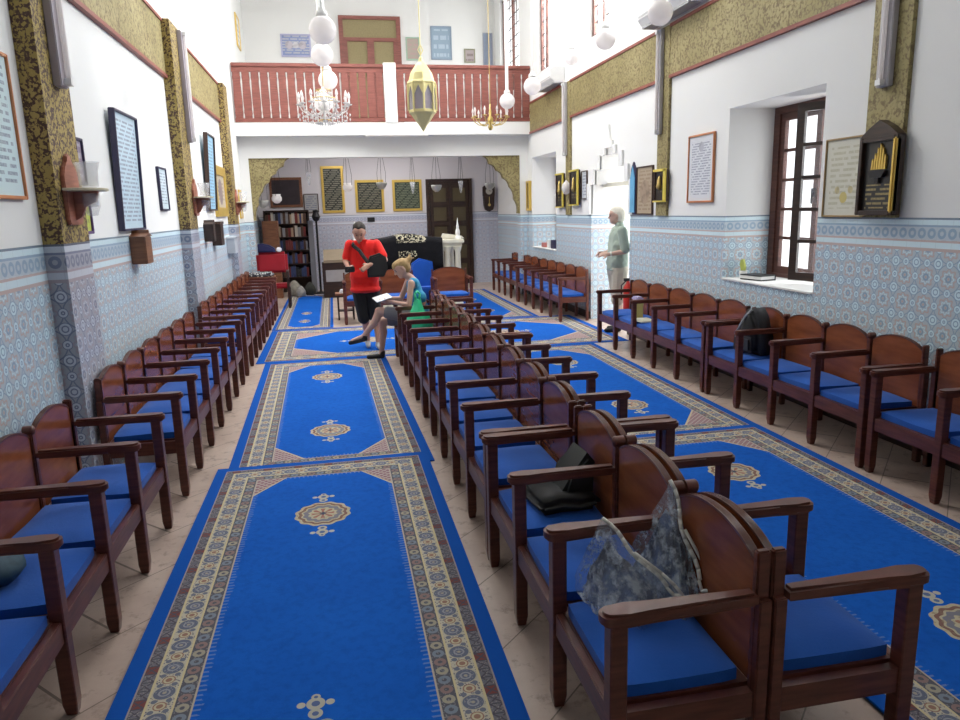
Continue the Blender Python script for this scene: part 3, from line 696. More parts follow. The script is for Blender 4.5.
# ------------------------------------------------------------------ hanging lamps
def rod(bm, x, y, z0, z1, r=.012): tube(bm, (x, y, z0), (x, y, z1), r, seg=8)
def globe(label, x, y, z, R=.125, rodr=.012):
    t = thing('globe_lamp', label, 'lamp', (x, y, z), 0, 'white globe lamps hung on rods')
    bm = new(); ball(bm, (0, 0, 0), R, seg=24); obj('globe', bm, OPAL, t, smooth=True)
    bm = new(); lathe(bm, [(.03, 0), (.06, .0), (.05, .05), (.02, .075), (.02, .09)], (0, 0, R - .015), 14); obj('fitter', bm, WHITEP, t, smooth=True)
    bm = new(); rod(bm, 0, 0, R + .06, ZC - z, rodr); obj('rod', bm, WHITEP, t)
globe('white globe lamp, topmost and largest of the four in a column', .03, 7.6, 3.58, .130)
globe('white globe lamp, second from the top of the column of four', .01, 9.0, 3.63, .125)
globe('white globe lamp, third from the top of the column of four', .07, 10.7, 3.64, .13)
globe('white globe lamp just above the crystal chandelier, lowest of the four', -.01, 12.0, 3.53, .145)
globe('white globe lamp with thick white rod before the right balustrade', 3.14, 13.0, 3.70, .135, .03)
globe('white globe lamp at the right end of the balustrade beside the air conditioner', 2.96, 10.7, 3.58, .125)
globe('small white globe lamp before the high windows, left of its larger neighbour', 3.72, 11.2, 4.08, .115, .02)
globe('white globe lamp before the high right windows, midway to the air conditioner', 3.42, 9.0, 3.86, .125)
globe('white globe lamp at the top edge in front of the nearer air conditioner', 3.35, 7.3, 3.74, .125)

def chandelier(label, x, y, z, R, n, crystals, gold_=False):
    t = thing('chandelier', label, 'chandelier', (x, y, z)); m = BRASS if gold_ else CRYSTAL
    bm = new(); lathe(bm, [(0, -.16), (.03, -.15), (.05, -.10), (.02, -.05), (.05, 0), (.06, .04), (.02, .10), (.03, .16), (.012, .22), (.012, .3)], (0, 0, 0), 14); obj('stem', bm, m, t, smooth=True)
    bm = new(); rod(bm, 0, 0, .3, ZC - z, .006); obj('chain', bm, BRASS, t)
    for k in range(n):
        a = 2 * PI * k / n; c, s = math.cos(a), math.sin(a)
        bm = new(); pts = [(c * R * u, s * R * u, w) for u, w in ((.1, 0), (.35, -.07), (.65, -.06), (.9, .0), (1, .06))]; path(bm, pts, .008, 6)
        lathe(bm, [(.0, .06), (.035, .065), (.045, .08), (.0, .08)], (c * R, s * R, 0), 10); ar = obj('arm', bm, m, t, smooth=True)
        bm = new(); tube(bm, (c * R, s * R, .08), (c * R, s * R, .15), .012, seg=8); lathe(bm, [(.013, .15), (.022, .175), (.014, .21), (0, .24)], (c * R, s * R, 0), 8); obj('candle', bm, OPAL, ar, smooth=True)
        if crystals:
            bm = new()
            for q in range(4):
                u = .35 + q * .22
                for dz in (-.10, -.16): lathe(bm, [(0, dz - .025), (.013, dz), (0, dz + .025)], (c * R * u, s * R * u, -.01 + .05 * u * u), 6)
            obj('crystal', bm, CRYSTAL, ar)
    if crystals:
        bm = new()
        for k in range(16):
            a = 2 * PI * k / 16
            for (rr, zz) in ((R * .55, .12), (R * .55, .06), (R * .3, .22), (R * .3, .17), (R * .3, -.17)): lathe(bm, [(0, zz - .028), (.014, zz), (0, zz + .022)], (rr * math.cos(a), rr * math.sin(a), 0), 6)
        obj('crystal_skirt', bm, CRYSTAL, t)
        bm = new()
        for rr, zz in ((R * .55, .15), (R * .3, .26), (R * .3, -.13)):
            bmesh.ops.create_circle(bm, segments=20, radius=rr, matrix=Matrix.Translation((0, 0, zz)))
            path(bm, [(rr * math.cos(2 * PI * k / 16), rr * math.sin(2 * PI * k / 16), zz) for k in range(17)], .006, 6)
        obj('ring', bm, BRASS, t)
chandelier('crystal chandelier hanging in front of the left balustrade, below four globes', -.0, 10.5, 3.22, .33, 12, True)
chandelier('brass candle chandelier hanging before the right balustrade', 2.94, 13.5, 3.42, .32, 9, False, True)
# lantern
t = thing('hanging_lantern', 'eight sided yellow brass hanging lantern in front of the balustrade post', 'lantern', (1.14, 9.0, 2.78))
LY = plain('pale_brass', (.82, .72, .34), .4, .2)
bm = new(); n = 8; R = .165
lathe(bm, [(0, 0), (.02, .03), (.05, .08), (.10, .14), (.135, .19), (R, .22), (R, .25), (R * .97, .25)], (0, 0, 0), 8); obj('base', bm, LY, t)
bm = new()
for k in range(8):
    a = 2 * PI * k / 8; tube(bm, (R * math.cos(a), R * math.sin(a), .24), (R * math.cos(a), R * math.sin(a), .54), .014, seg=6)
    a2 = a + 2 * PI / 8; A = Vector((R * math.cos(a), R * math.sin(a), 0)); B = Vector((R * math.cos(a2), R * math.sin(a2), 0)); M_ = (A + B) / 2
    for p, q in ((A, M_), (B, M_)):
        v = [bm.verts.new(p + Vector((0, 0, .54))), bm.verts.new(q + Vector((0, 0, .54))), bm.verts.new(q * 1.0 + Vector((0, 0, .52))), bm.verts.new(p.lerp(q, .25) + Vector((0, 0, .42)))]; bm.faces.new(v)
lathe(bm, [(R, .54), (R + .01, .55), (R, .57), (.15, .58)], (0, 0, 0), 8); obj('cage', bm, LY, t)
bm = new(); lathe(bm, [(R * .95, .25), (R * .95, .55)], (0, 0, 0), 8); obj('glass', bm, glassy('lilac_glass', (.5, .47, .55), .7), t)
bm = new(); lathe(bm, [(.155, .57), (.13, .66), (.07, .75), (.03, .79), (.02, .83), (0, .86)], (0, 0, 0), 8); obj('dome', bm, LY, t)
bm = new(); rod(bm, 0, 0, .84, ZC - 2.78, .006); path(bm, [(0, 0, .86), (.03, 0, .92), (0, 0, .98), (-.03, 0, .92), (0, 0, .86)], .006, 6); obj('chain', bm, LY, t)

# oil lamps beneath the header
def oil_lamp(label, x, y, z, kind):
    t = thing('oil_lamp', label, 'lamp', (x, y, z), 0, 'hanging oil lamps under the balcony')
    R = .10 if kind != 2 else .055; top = 3.36 - z
    bm = new()
    if kind == 0: lathe(bm, [(0, 0), (.05, .01), (.10, .06), (.105, .12), (.08, .16), (.09, .19), (.085, .19), (.07, .15)], (0, 0, 0), 16)
    elif kind == 1: lathe(bm, [(0, 0), (.03, .0), (.09, .05), (.12, .12), (.12, .15), (.11, .15), (.08, .07)], (0, 0, 0), 16)
    else: lathe(bm, [(0, 0), (.02, .02), (.035, .1), (.05, .2), (.06, .27), (.055, .27), (.03, .15)], (0, 0, 0), 14)
    obj('bowl', bm, OPAL if kind == 0 else GLASS if kind == 2 else plain('silvered_bowl', (.5, .5, .46), .35, .3), t, smooth=True)
    bm = new()
    for k in range(3):
        a = 2 * PI * k / 3 + .4; path(bm, [(R * math.cos(a), R * math.sin(a), .15 if kind != 2 else .27), (R * 1.1 * math.cos(a), R * 1.1 * math.sin(a), .35), (0, 0, top - .06)], .004, 5)
    lathe(bm, [(.02, 0), (.05, .0), (.03, .05), (0, .06)], (0, 0, top - .07), 12); obj('chain', bm, BLACKM, t)
oil_lamp('white bowl oil lamp hanging between the tall and square gilt plaques', .38, 16.5, 2.30, 0)
oil_lamp('silvered oil lamp hanging before the middle gilt plaque', 1.12, 16.5, 2.34, 1)
oil_lamp('slim glass oil lamp hanging before the rightmost gilt plaque', 1.80, 16.5, 2.22, 2)
oil_lamp('round oil lamp hanging before the left half of the dark door', 2.33, 16.5, 2.26, 1)
oil_lamp('slim glass oil lamp hanging before the right half of the dark door', 2.88, 16.5, 2.22, 2)
oil_lamp('white oil lamp hanging before the dark picture above the bookcase', -1.09, 15.9, 2.08, 0)
oil_lamp('silvered oil lamp hanging at the left arch corner', -1.38, 15.95, 2.0, 1)
oil_lamp('slim oil lamp hanging left of the tall gilt plaque', -.43, 16.5, 2.45, 2)
oil_lamp('silvered oil lamp hanging before the right arch corner', 3.55, 16.5, 2.28, 1)

# ------------------------------------------------------------------ back wall
PLQ = doc('plaque_text', (.030, .034, .026), (.42, .40, .30), .045, .04, 1.2, 1.4)
frame('gilt_plaque', 'tall dark gilt plaque of small writing, leftmost on the back wall', 'plaque', 'B', -.2, .34, 1.86, 2.97, G_FRAME, PLQ, bd=.06)
frame('gilt_plaque', 'square dark gilt plaque, middle of three on the back wall', 'plaque', 'B', .60, 1.30, 1.86, 2.63, G_FRAME, doc('plaque_text_b', (.030, .034, .026), (.35, .33, .24), .04, .08, .7, .77), bd=.06)
frame('gilt_plaque', 'square greenish gilt plaque nearest the dark door', 'plaque', 'B', 1.51, 2.24, 1.86, 2.62, G_FRAME, doc('plaque_text_c', (.040, .055, .036), (.30, .33, .22), .04, .08, .73, .76), bd=.06)
frame('framed_document', 'grey sheet in thin dark frame beside the bookcase on back wall', 'picture', 'B', -.64, -.29, 1.88, 2.33, F_DK, doc('doc_p', (.42, .42, .42), INK, .05, .05, .35, .45), bd=.02)
frame('dark_picture', 'dark picture in brown frame hanging above the bookcase', 'picture', 'B', -1.42, -.66, 2.02, 2.72, W_MID, plain('dark_canvas', (.035, .025, .03), .4, var=.6, scale=6), bd=.06, off=.0)
bm = new(); box(bm, .86, 1.04, YB - .02, YB, 1.62, 1.73); simple('name_plate', bm, BLACKM, 'small dark plate on the tile border below the middle plaque', 'sign')
t = thing('wall_clock', 'dark carved pendulum clock on the back wall right of the door', 'clock', (3.93, YB, 1.84))
bm = new(); prism(bm, [(-.10, 0), (0, -.05), (.10, 0), (.13, .10), (.13, .30), (.15, .36), (.15, .56), (.10, .60), (.04, .62), (0, .67), (-.04, .62), (-.10, .60), (-.15, .56), (-.15, .36), (-.13, .30), (-.13, .10)], 'y', -.12, 0, .01); obj('case', bm, W_DARK, t)
bm = new(); tube(bm, (0, -.115, .46), (0, -.135, .46), .085, seg=24); obj('dial', bm, plain('clock_dial', (.45, .42, .36)), t)
bm = new(); box(bm, -.005, .005, -.14, -.136, .46, .52); box(bm, 0, .04, -.14, -.136, .455, .463); obj('hands', bm, BLACK, t)
bm = new(); tube(bm, (0, -.13, .12), (0, -.13, .32), .006, seg=6); tube(bm, (0, -.135, .12), (0, -.122, .12), .035, seg=16); obj('pendulum', bm, BRASS, t)
# back door
bm = new(); box(bm, 2.34, 2.42, YB - .08, YB, 0, 2.62); box(bm, 3.42, 3.50, YB - .08, YB, 0, 2.62); box(bm, 2.42, 3.42, YB - .08, YB, 2.55, 2.62); d2 = struct('door_2', bm, W_DARK)
for k, x in enumerate((2.43, 2.925)):
    bm = new(); box(bm, x, x + .49, YB - .05, YB - .01, 0, 2.55); lf = obj('door_leaf', bm, W_DARK, d2)
    for i in range(5):
        bm = new(); box(bm, x + .08, x + .41, YB - .062, YB - .048, .18 + i * .47, .52 + i * .47, bev=.01); obj('door_panel', bm, plain('olive_door_panel', (.085, .065, .03), .4), lf)
# balcony wall: door and pictures
bm = new(); box(bm, .44, .54, YB - .07, YB, 3.6, 6.36); box(bm, 1.78, 1.88, YB - .07, YB, 3.6, 6.36); box(bm, .54, 1.78, YB - .07, YB, 6.28, 6.36); box(bm, .54, 1.78, YB - .07, YB, 5.80, 5.88)
box(bm, 1.08, 1.24, YB - .07, YB, 3.6, 5.80); box(bm, .54, .62, YB - .06, YB, 3.6, 5.8); box(bm, 1.70, 1.78, YB - .06, YB, 3.6, 5.8); d3 = struct('door_3', bm, W_RED)
OL = plain('olive_curtain', (.30, .25, .13), .8, var=.25, scale=30)
for (a, b, c, d) in ((.54, 1.78, 5.88, 6.28), (.62, 1.08, 3.62, 5.80), (1.24, 1.70, 3.62, 5.80)):
    bm = new(); box(bm, a, b, YB - .03, YB - .015, c, d); obj('door_glazing', bm, OL, d3)
BL1 = doc('blue_ceramic', (.20, .25, .46), (.62, .60, .55), .06, .06, .8, .6, [(-.15, .26, .09, (.5, .45, .5)), (.15, .26, .09, (.5, .45, .5)), (0, .26, .07, (.6, .58, .6))])
frame('ceramic_picture', 'blue floral ceramic tile picture on the balcony wall left of the door', 'picture', 'B', -.90, -.22, 5.44, 5.94, plain('lilac_frame', (.42, .42, .6)), BL1, bd=.035)
frame('balcony_picture', 'small green framed painting just right of the balcony door', 'picture', 'B', 2.0, 2.33, 5.40, 5.92, plain('pale_green_frame', (.35, .5, .38)), doc('doc_q', (.42, .36, .30), (.5, .3, .3), .1, .05, .33, .5), bd=.03)
frame('balcony_picture', 'blue grey framed grid picture on the balcony wall', 'picture', 'B', 2.60, 3.11, 5.42, 6.18, plain('blue_grey_frame', (.26, .33, .42)), doc('doc_r', (.30, .40, .50), (.55, .65, .72), .2, .07, .51, .76), bd=.03)
frame('balcony_picture', 'smallest framed photograph low on the balcony wall right side', 'picture', 'B', 3.41, 3.68, 5.36, 5.68, plain('olive_grey_frame', (.3, .3, .2)), doc('doc_s', (.45, .38, .38), (.15, .1, .1), .12, .04, .27, .3), bd=.03)
frame('balcony_picture', 'plain blue grey panel at the right end of the balcony wall', 'picture', 'B', 3.88, 4.12, 5.3, 6.05, plain('grey_edge', (.4, .42, .5)), plain('slate_panel', (.28, .33, .44)), bd=.02)
frame('balcony_picture', 'narrow gilt frame high on the left wall above the balcony', 'picture', 'L', 16.9, 17.5, 5.35, 6.0, G_FRAME, doc('doc_t', (.8, .8, .76), INK, .1, .08, .6, .6), bd=.04)

# ------------------------------------------------------------------ bookcase, far left
bk = thing('bookcase', 'dark bookcase full of books in the far left corner under the balcony', 'bookcase', (-1.05, 18.12, 0))
bm = new(); w = .52
box(bm, -w, -w + .03, -.16, .18, 0, 1.95); box(bm, w - .03, w, -.16, .18, 0, 1.95); obj('side_panel', bm, W_DARK, bk)
bm = new(); box(bm, -w, w, .16, .18, 0, 1.95); obj('back_panel', bm, W_DARK, bk)
SZ = [.38, .70, 1.02, 1.33, 1.64, 1.93]
for z in SZ:
    bm = new(); box(bm, -w + .03, w - .03, -.16, .16, z - .025, z); obj('shelf', bm, W_DARK, bk)
BC = [plain('book_%s' % n, c, .6) for n, c in (('tan', (.42, .30, .19)), ('cream', (.55, .50, .42)), ('brown', (.10, .05, .03)), ('black', (.02, .02, .025)), ('red', (.18, .03, .025)), ('blue', (.04, .06, .16)), ('grey', (.30, .30, .30)))]
NTH = 'first second third fourth fifth sixth seventh eighth ninth tenth eleventh twelfth thirteenth fourteenth fifteenth sixteenth seventeenth eighteenth nineteenth twentieth twenty-first twenty-second twenty-third twenty-fourth'.split()
SN = ['bottom', 'second lowest', 'middle', 'second highest', 'top']
random.seed(3)
for si, z in enumerate(SZ[:5]):
    x = -1.05 - w + .04; kb = -1
    while x < -1.05 + w - .10:
        kb += 1; ww = random.uniform(.035, .07); hh = random.uniform(.19, .27); bm = new()
        box(bm, x, x + ww, -.0, .15, 0, hh, bev=.003)
        box(bm, x + .003, x + ww - .003, .004, .154, .004, hh - .004)
        bc = random.choice(BC if si > 1 else BC[2:])
        simple('book', bm, bc, '%s book, %s from the left on the %s shelf of the far left bookcase' % (bc.name[5:], NTH[kb], SN[si]), 'book', 'books on the %s bookcase shelf' % SN[si], loc=(0, 17.99, z + .001))
        x += ww + .003
# brown side cabinet next to it
cb = thing('side_cabinet', 'narrow reddish brown cabinet between left pier and bookcase', 'cabinet', (-1.36, 17.1, 0))
bm = new(); box(bm, -.17, .17, -.15, .15, 0, 1.72, bev=.008); obj('body', bm, W_MID, cb)
bm = new(); box(bm, -.14, .14, -.165, -.15, .12, 1.6, bev=.005); obj('door', bm, W_MID, cb)
# iron stand and grey column
t = thing('iron_floor_stand', 'tall thin black iron stand before the tiled back wall', 'stand', (-.36, 17.6, 0))
bm = new(); tube(bm, (0, 0, .02), (0, 0, 1.7), .025); obj('pole', bm, BLACKM, t)
bm = new(); lathe(bm, [(.16, 0), (.15, .02), (.03, .05)], (0, 0, 0), 16); obj('base', bm, BLACKM, t)
bm = new(); lathe(bm, [(0, 1.66), (.06, 1.70), (.10, 1.78), (.06, 1.88), (.07, 1.93), (0, 1.95)], (0, 0, 0), 12); obj('head', bm, BLACKM, t)
t = thing('grey_pipe', 'grey upright board leaning beside the iron stand', 'board', (-.50, 17.75, 0)); bm = new(); box(bm, -.06, .06, -.03, .03, 0, 1.7, bev=.01); obj('board', bm, plain('grey_board', (.22, .22, .24)), t)
# reading desk
t = thing('writing_desk', 'dark wooden desk with pale sloping top at the far left back', 'desk', (.12, 16.8, 0))
bm = new(); box(bm, -.40, .42, -.25, .25, 0, .78, bev=.01); obj('body', bm, W_DARK, t)
bm = new(); prism(bm, [(-.27, .78), (.27, .78), (.27, 1.05), (-.27, .84)], 'x', -.36, .42); obj('sloping_top', bm, plain('tan_desk_top', (.28, .22, .15), .6), t)
bm = new(); box(bm, -.33, .38, -.265, -.25, .36, .62, bev=.004); obj('drawer', bm, plain('pale_papers', (.35, .33, .33)), t)
t = thing('side_table', 'small dark wooden side table left of the man in red, book on it', 'table', (.14, 13.1, 0))
bm = new(); box(bm, -.17, .17, -.16, .16, .44, .47, bev=.005); obj('tabletop', bm, W_MID, t)
for a in (-.14, .12):
    for b in (-.13, .11): bm = new(); box(bm, a, a + .03, b, b + .03, 0, .44); obj('leg', bm, W_DARK, t)
bm = new(); box(bm, -.13, .13, -.12, .12, .15, .17); obj('shelf', bm, W_DARK, t)
bm = new(); box(bm, -.09, .10, -.08, .08, 0, .03); box(bm, -.085, .104, -.076, .076, .03, .034); box(bm, -.08, .08, -.07, .07, .034, .06, bev=.01)
simple('open_book', bm, plain('white_page', (.66, .68, .72), .5), 'white and blue book lying on the small side table', 'book', loc=(.14, 13.1, .4705))
# red settee and what lies on it
t = thing('red_settee', 'dark red velvet settee on wooden legs at the far left', 'settee', (-1.22, 15.1, 0))
bm = new(); box(bm, -.30, .30, -.06, .08, .72, 1.13, bev=.05); obj('back_cushion', bm, F_RED, t, smooth=AS)
bm = new(); box(bm, -.30, .30, -.03, .28, .40, .50, bev=.03); obj('seat_cushion', bm, F_RED, t, smooth=AS)
for x, y in ((-.28, -.02), (.28, -.02), (-.28, .26), (.28, .26)): bm = new(); box(bm, x - .025, x + .025, y - .025, y + .025, 0, .74 if y < 0 else .41, bev=.004); obj('leg', bm, W_DARK, t)
bm = new(); prism(bm, [(-.17, 0), (.17, 0), (.15, .08), (.05, .14), (-.10, .18), (-.17, .16)], 'y', -.09, .09, .03)
simple('folded_bag', bm, fabric('navy_cloth', (.02, .02, .07)), 'navy blue folded bag lying on top of the red settee', 'bag', loc=(-1.30, 15.1, 1.131), smooth=AS)
bm = new(); box(bm, 0, .10, -.05, .05, 0, .09, bev=.02); simple('white_bundle', bm, plain('white_cloth', (.7, .7, .74)), 'small white bundle beside the navy bag on the red settee', 'cloth', loc=(-1.12, 15.1, 1.131))
# newspapers on small table
t = thing('low_table', 'low wooden table at the far end of the left wall benches', 'table', (-1.36, 14.2, 0))
bm = new(); box(bm, -.26, .24, -.18, .18, .70, .73); obj('tabletop', bm, W_MID, t)
for a in (-.24, .20):
    for b in (-.16, .14): bm = new(); box(bm, a, a + .03, b, b + .03, 0, .70); obj('leg', bm, W_DARK, t)
nm = Mat('newsprint', .8); n = nm.voro(22); nm.color(nm.mix((n - .35) * 9, (.72, .72, .70), (.03, .03, .04)))
bm = new(); box(bm, -.24, .22, -.14, .14, 0, .05, bev=.01); box(bm, -.21, .18, -.12, .13, .05, .075)
simple('newspaper_pile', bm, nm.m, 'black and white printed papers piled beyond the left wall benches', 'papers', loc=(-1.36, 14.2, .731))
# bags heaped on the floor before the bookcase
for i, (x, y, r, c) in enumerate(((-.95, 17.3, .17, (.32, .30, .25)), (-.60, 17.4, .14, (.05, .05, .04)), (-.80, 17.05, .12, (.35, .33, .30)))):
    bm = new(); ball(bm, (0, 0, 0), r, 1, .7, 1.25, 14)
    for v in bm.verts: v.co.z = max(v.co.z, -r * .9); v.co.x *= 1 - .3 * max(0, v.co.z / r)
    simple('sack', bm, plain('sack_cloth', c, .9, var=.5, scale=20), ['large pale sack on the floor below the bookcase', 'dark sack on the floor right of the large pale sack', 'small pale sack in front of the two others'][i], 'sack', loc=(x, y, r * .9), smooth=True)

# ------------------------------------------------------------------ reading table with velvet cloth
t = thing('reading_table', 'cream painted columned reading table standing behind the facing benches', 'table', (1.36, 14.1, 0))
bm = new(); box(bm, -1.02, 1.06, -.45, .5, 1.24, 1.32, bev=.015); box(bm, -.98, 1.02, -.41, .46, 1.18, 1.24); obj('tabletop', bm, CREAM, t)
for x in (-.96, -.80, .74, .94):
    for y in (-.38, .40):
        bm = new(); box(bm, x - .07, x + .07, y - .07, y + .07, 0, .12); lathe(bm, [(.07, .12), (.055, .18), (.06, .6), (.05, 1.08), (.07, 1.14), (.075, 1.18)], (x, y, 0), 16); obj('column', bm, CREAM, t, smooth=AS)
bm = new(); box(bm, -1.0, 1.04, -.42, .44, 0, .07); obj('plinth', bm, CREAM, t)
# velvet cloth draped over top and front
vm = Mat('embroidered_velvet', .75, spec=.15); x, y, z = vm.xyz(); n = vm.noise(38, 3); n2 = vm.noise(18, 2)
c = vm.mix(n2, (.004, .004, .006), (.011, .011, .014))
a = ((z - 1.36).abs() < .075) * ((x - .05).abs() < .28) * (n > .53); b = ((z - 1.08).abs() < .055) * ((x + .02).abs() < .17) * (n > .54)
vm.color(vm.mix(a.mx(b), c, (.52, .48, .34)))
bm = new(); NU = 40; prof = [(.30, 1.335), (0, 1.34), (-.30, 1.345), (-.44, 1.345), (-.475, 1.33), (-.485, 1.27), (-.49, 1.10), (-.495, .95), (-.50, .80)]
G = []
for i in range(NU + 1):
    u = -.66 + 1.30 * i / NU; G.append([])
    for j, (yy, zz) in enumerate(prof):
        k = max(0, j - 4) / 4
        drop = -.05 * (u + .6) * k; wave = .012 * math.sin(u * 17) * k
        z_ = zz + drop + (.09 * math.exp(-((u - 0) / .35) ** 2) if j < 4 else .09 * math.exp(-((u) / .35) ** 2) * (1 - k) * .9) + (.06 if j < 4 and abs(u) < .5 else 0) * 0
        G[-1].append(bm.verts.new((u, yy + wave, z_ + (.0 if j else 0))))
for i in range(NU):
    for j in range(len(prof) - 1): bm.faces.new((G[i][j], G[i + 1][j], G[i + 1][j + 1], G[i][j + 1]))
o = simple('velvet_cloth', bm, vm.m, 'black velvet cloth with gold embroidered lettering draped over the reading table', 'cloth', loc=(1.36, 14.1, 0), smooth=True)
so = o.modifiers.new('thickness', 'SOLIDIFY'); so.thickness = .012; so.offset = 1
for lab, x in (('left', .40), ('right', 2.32)):
    t = thing('white_finial', 'slim pointed white ornament standing at the %s end of the reading table' % lab, 'ornament', (x, 13.78, 1.3205))
    bm = new(); lathe(bm, [(0, 0), (.055, 0), (.055, .03), (.035, .06), (.045, .10), (.04, .16), (.022, .20), (.026, .23), (.012, .30), (0, .40)], (0, 0, 0), 14); obj('body', bm, WHITEP, t, smooth=AS)
bm = new(); prism(bm, [(-.20, 0), (.24, 0), (.18, .05), (-.16, .10)], 'y', -.12, .12, .02); simple('cushioned_book', bm, plain('cream_cloth', (.66, .63, .54), .8), 'cream cushion lying on the reading table right of the velvet', 'cushion', loc=(2.24, 14.05, 1.3205))
# blue draped chair between the two facing benches
t = thing('draped_chair', 'chair under a bright blue cloth behind the seated woman', 'chair', (1.52, 13.22, 0))
bm = new()
prism(bm, [(-.24, 0), (.26, 0), (.26, .45), (.22, .95), (-.02, 1.02), (-.16, .93), (-.24, .45)], 'y', -.05, .06, .03)
prism(bm, [(-.20, .40), (.17, .40), (.16, .52), (-.17, .52)], 'y', -.30, -.02, .02); obj('cloth', bm, fabric('bright_blue_cloth', (.012, .09, .45)), t, smooth=AS)
for x, y in ((-.15, -.28), (.12, -.28)): bm = new(); box(bm, x, x + .035, y, y + .035, 0, .40); obj('leg', bm, W_DARK, t)

# ------------------------------------------------------------------ small things on seats and sills
def soft(bm, amp, sc, seed=0):
    from mathutils import noise
    for v in bm.verts:
        q = noise.noise_vector(v.co * sc + Vector((seed, seed, seed))) * amp
        if v.co.z < .004: q.z = 0
        v.co += q
# clear vinyl bags on the nearest centre bench
def vinyl_bag(label, apex, end, base, sag, seed):
    t = thing('vinyl_bag', label, 'bag', (*base[0][:2], .4615)); o = Vector((*base[0][:2], .4615)); A, E2 = Vector(apex) - o, Vector(end) - o
    Bs = [Vector((x, y, .4635)) - o for x, y in base]
    zl = [A.lerp(E2, k / 10) + Vector((.010 * math.sin(k * .9), .0, sag * math.sin(PI * k / 10))) for k in range(11)]
    mid = (A + E2) / 2; cen = sum(Bs, Vector()) / len(Bs)
    def hull(pts, sc, name, mat, amp, cuts, fr, parent=t):
        bm = new()
        for p in pts: bm.verts.new(cen + (p - cen) * sc if sc != 1 else p)
        bmesh.ops.convex_hull(bm, input=bm.verts); bmesh.ops.delete(bm, geom=[v for v in bm.verts if not v.link_faces], context='VERTS')
        bmesh.ops.subdivide_edges(bm, edges=bm.edges, cuts=cuts, use_grid_fill=True); bmesh.ops.triangulate(bm, faces=bm.faces)
        from mathutils import noise
        for v in bm.verts:
            z = v.co.z; q = noise.noise_vector(v.co * fr + Vector((seed,) * 3)) * amp + noise.noise_vector(v.co * fr * 2.7) * amp * .5
            if z < .01: q *= 0
            v.co += q; v.co.z = max(v.co.z, .001 if sc == 1 else .006)
        return obj(name, bm, mat, parent)
    bulge = [b + Vector((0, 0, .05)) + (b - cen) * .08 for b in Bs]
    hull([A, E2] + zl[1:-1:3] + Bs + bulge, 1, 'vinyl_shell', PLASTIC, .013, 5, 16)
    hull([cen.lerp(A, .80), cen.lerp(A.lerp(E2, .5), .86), cen.lerp(E2, .78)] + [cen.lerp(b, .86) for b in Bs] + [cen.lerp(b, .8) + Vector((0, 0, .07)) for b in Bs], .97, 'contents', CONT, .016, 3, 14)
    bm = new(); path(bm, zl, .0075, 8); obj('zip_piping', bm, IVORY, t, smooth=True)
    bm = new(); s = (E2 - A).normalized(); side_ = Vector((.45, -.25, 0)).normalized() * .022
    path(bm, [zl[5] + side_ * .5, zl[8] + side_, E2 + side_ * 1.3 + Vector((0, 0, .01)), E2 + side_ * 1.5 + s * .03, E2 + s * .035, E2], .006, 8); obj('pull_loop', bm, IVORY, t, smooth=True)
IVORY = plain('ivory_piping', (.66, .64, .58), .4); _c = Mat('bag_contents', .5); _n = _c.noise(21, 4, rough=.7); _q = _c.noise(8, 3)
_c.color(_c.mix((_n - .47) * 6, _c.mix((_q - .45) * 6, (.015, .02, .04), (.10, .14, .26)), (.50, .51, .54))); CONT = _c.m
vinyl_bag('clear vinyl bag slumped at the seat front, its ivory zip sloping low', (.875, 2.29, .775), (1.045, 2.12, .575), [(.80, 2.35), (.82, 2.17), (.93, 2.05), (1.05, 2.12), (1.00, 2.36)], .0, 1)
vinyl_bag('taller pointed clear vinyl bag leaning against the bench back', (1.145, 2.32, .88), (1.165, 2.12, .585), [(1.02, 2.42), (1.06, 2.20), (1.10, 2.08), (1.155, 2.10), (1.155, 2.44)], .0, 4)
# black bag on the nearest centre bench
t = thing('black_bag', 'black soft bag slumped on the nearest centre bench beyond the clear bags', 'bag', (1.00, 3.20, .462), math.radians(4))
bm = new(); box(bm, -.16, .15, -.18, .18, 0, .07, bev=.03); bmesh.ops.subdivide_edges(bm, edges=bm.edges, cuts=2, use_grid_fill=True); soft(bm, .02, 9, 2); obj('body', bm, plain('black_cloth', (.012, .012, .012), .75), t, smooth=True)
bm = new(); prism(bm, [(-.02, .05), (.15, .05), (.16, .20), (.12, .25), (.04, .15)], 'y', -.08, .13, .02); obj('flap', bm, plain('dark_green_cloth', (.010, .013, .010), .6), t, smooth=AS)
# backpack on the right wall bench
t = thing('backpack', 'black and grey backpack leaning on the right wall bench', 'bag', (3.84, 6.14, .462), math.radians(-80))
bm = new(); prism(bm, [(-.17, 0), (.17, 0), (.18, .16), (.12, .34), (.05, .43), (-.02, .42), (-.12, .28), (-.18, .12)], 'y', -.11, .11, .045); bmesh.ops.subdivide_edges(bm, edges=bm.edges, cuts=1, use_grid_fill=True); soft(bm, .012, 8, 5); obj('body', bm, plain('black_nylon', (.014, .014, .017), .55), t, smooth=True)
bm = new(); prism(bm, [(-.12, .03), (.12, .03), (.11, .17), (-.11, .17)], 'y', -.15, -.10, .02); obj('pocket', bm, plain('charcoal_nylon', (.03, .03, .035), .6), t, smooth=AS)
bm = new(); path(bm, [(-.10, -.125, .06), (-.07, -.14, .20), (.0, -.12, .34), (.04, -.07, .42)], .012, 8); obj('strap', bm, plain('grey_webbing', (.30, .31, .34), .6), t, smooth=True)
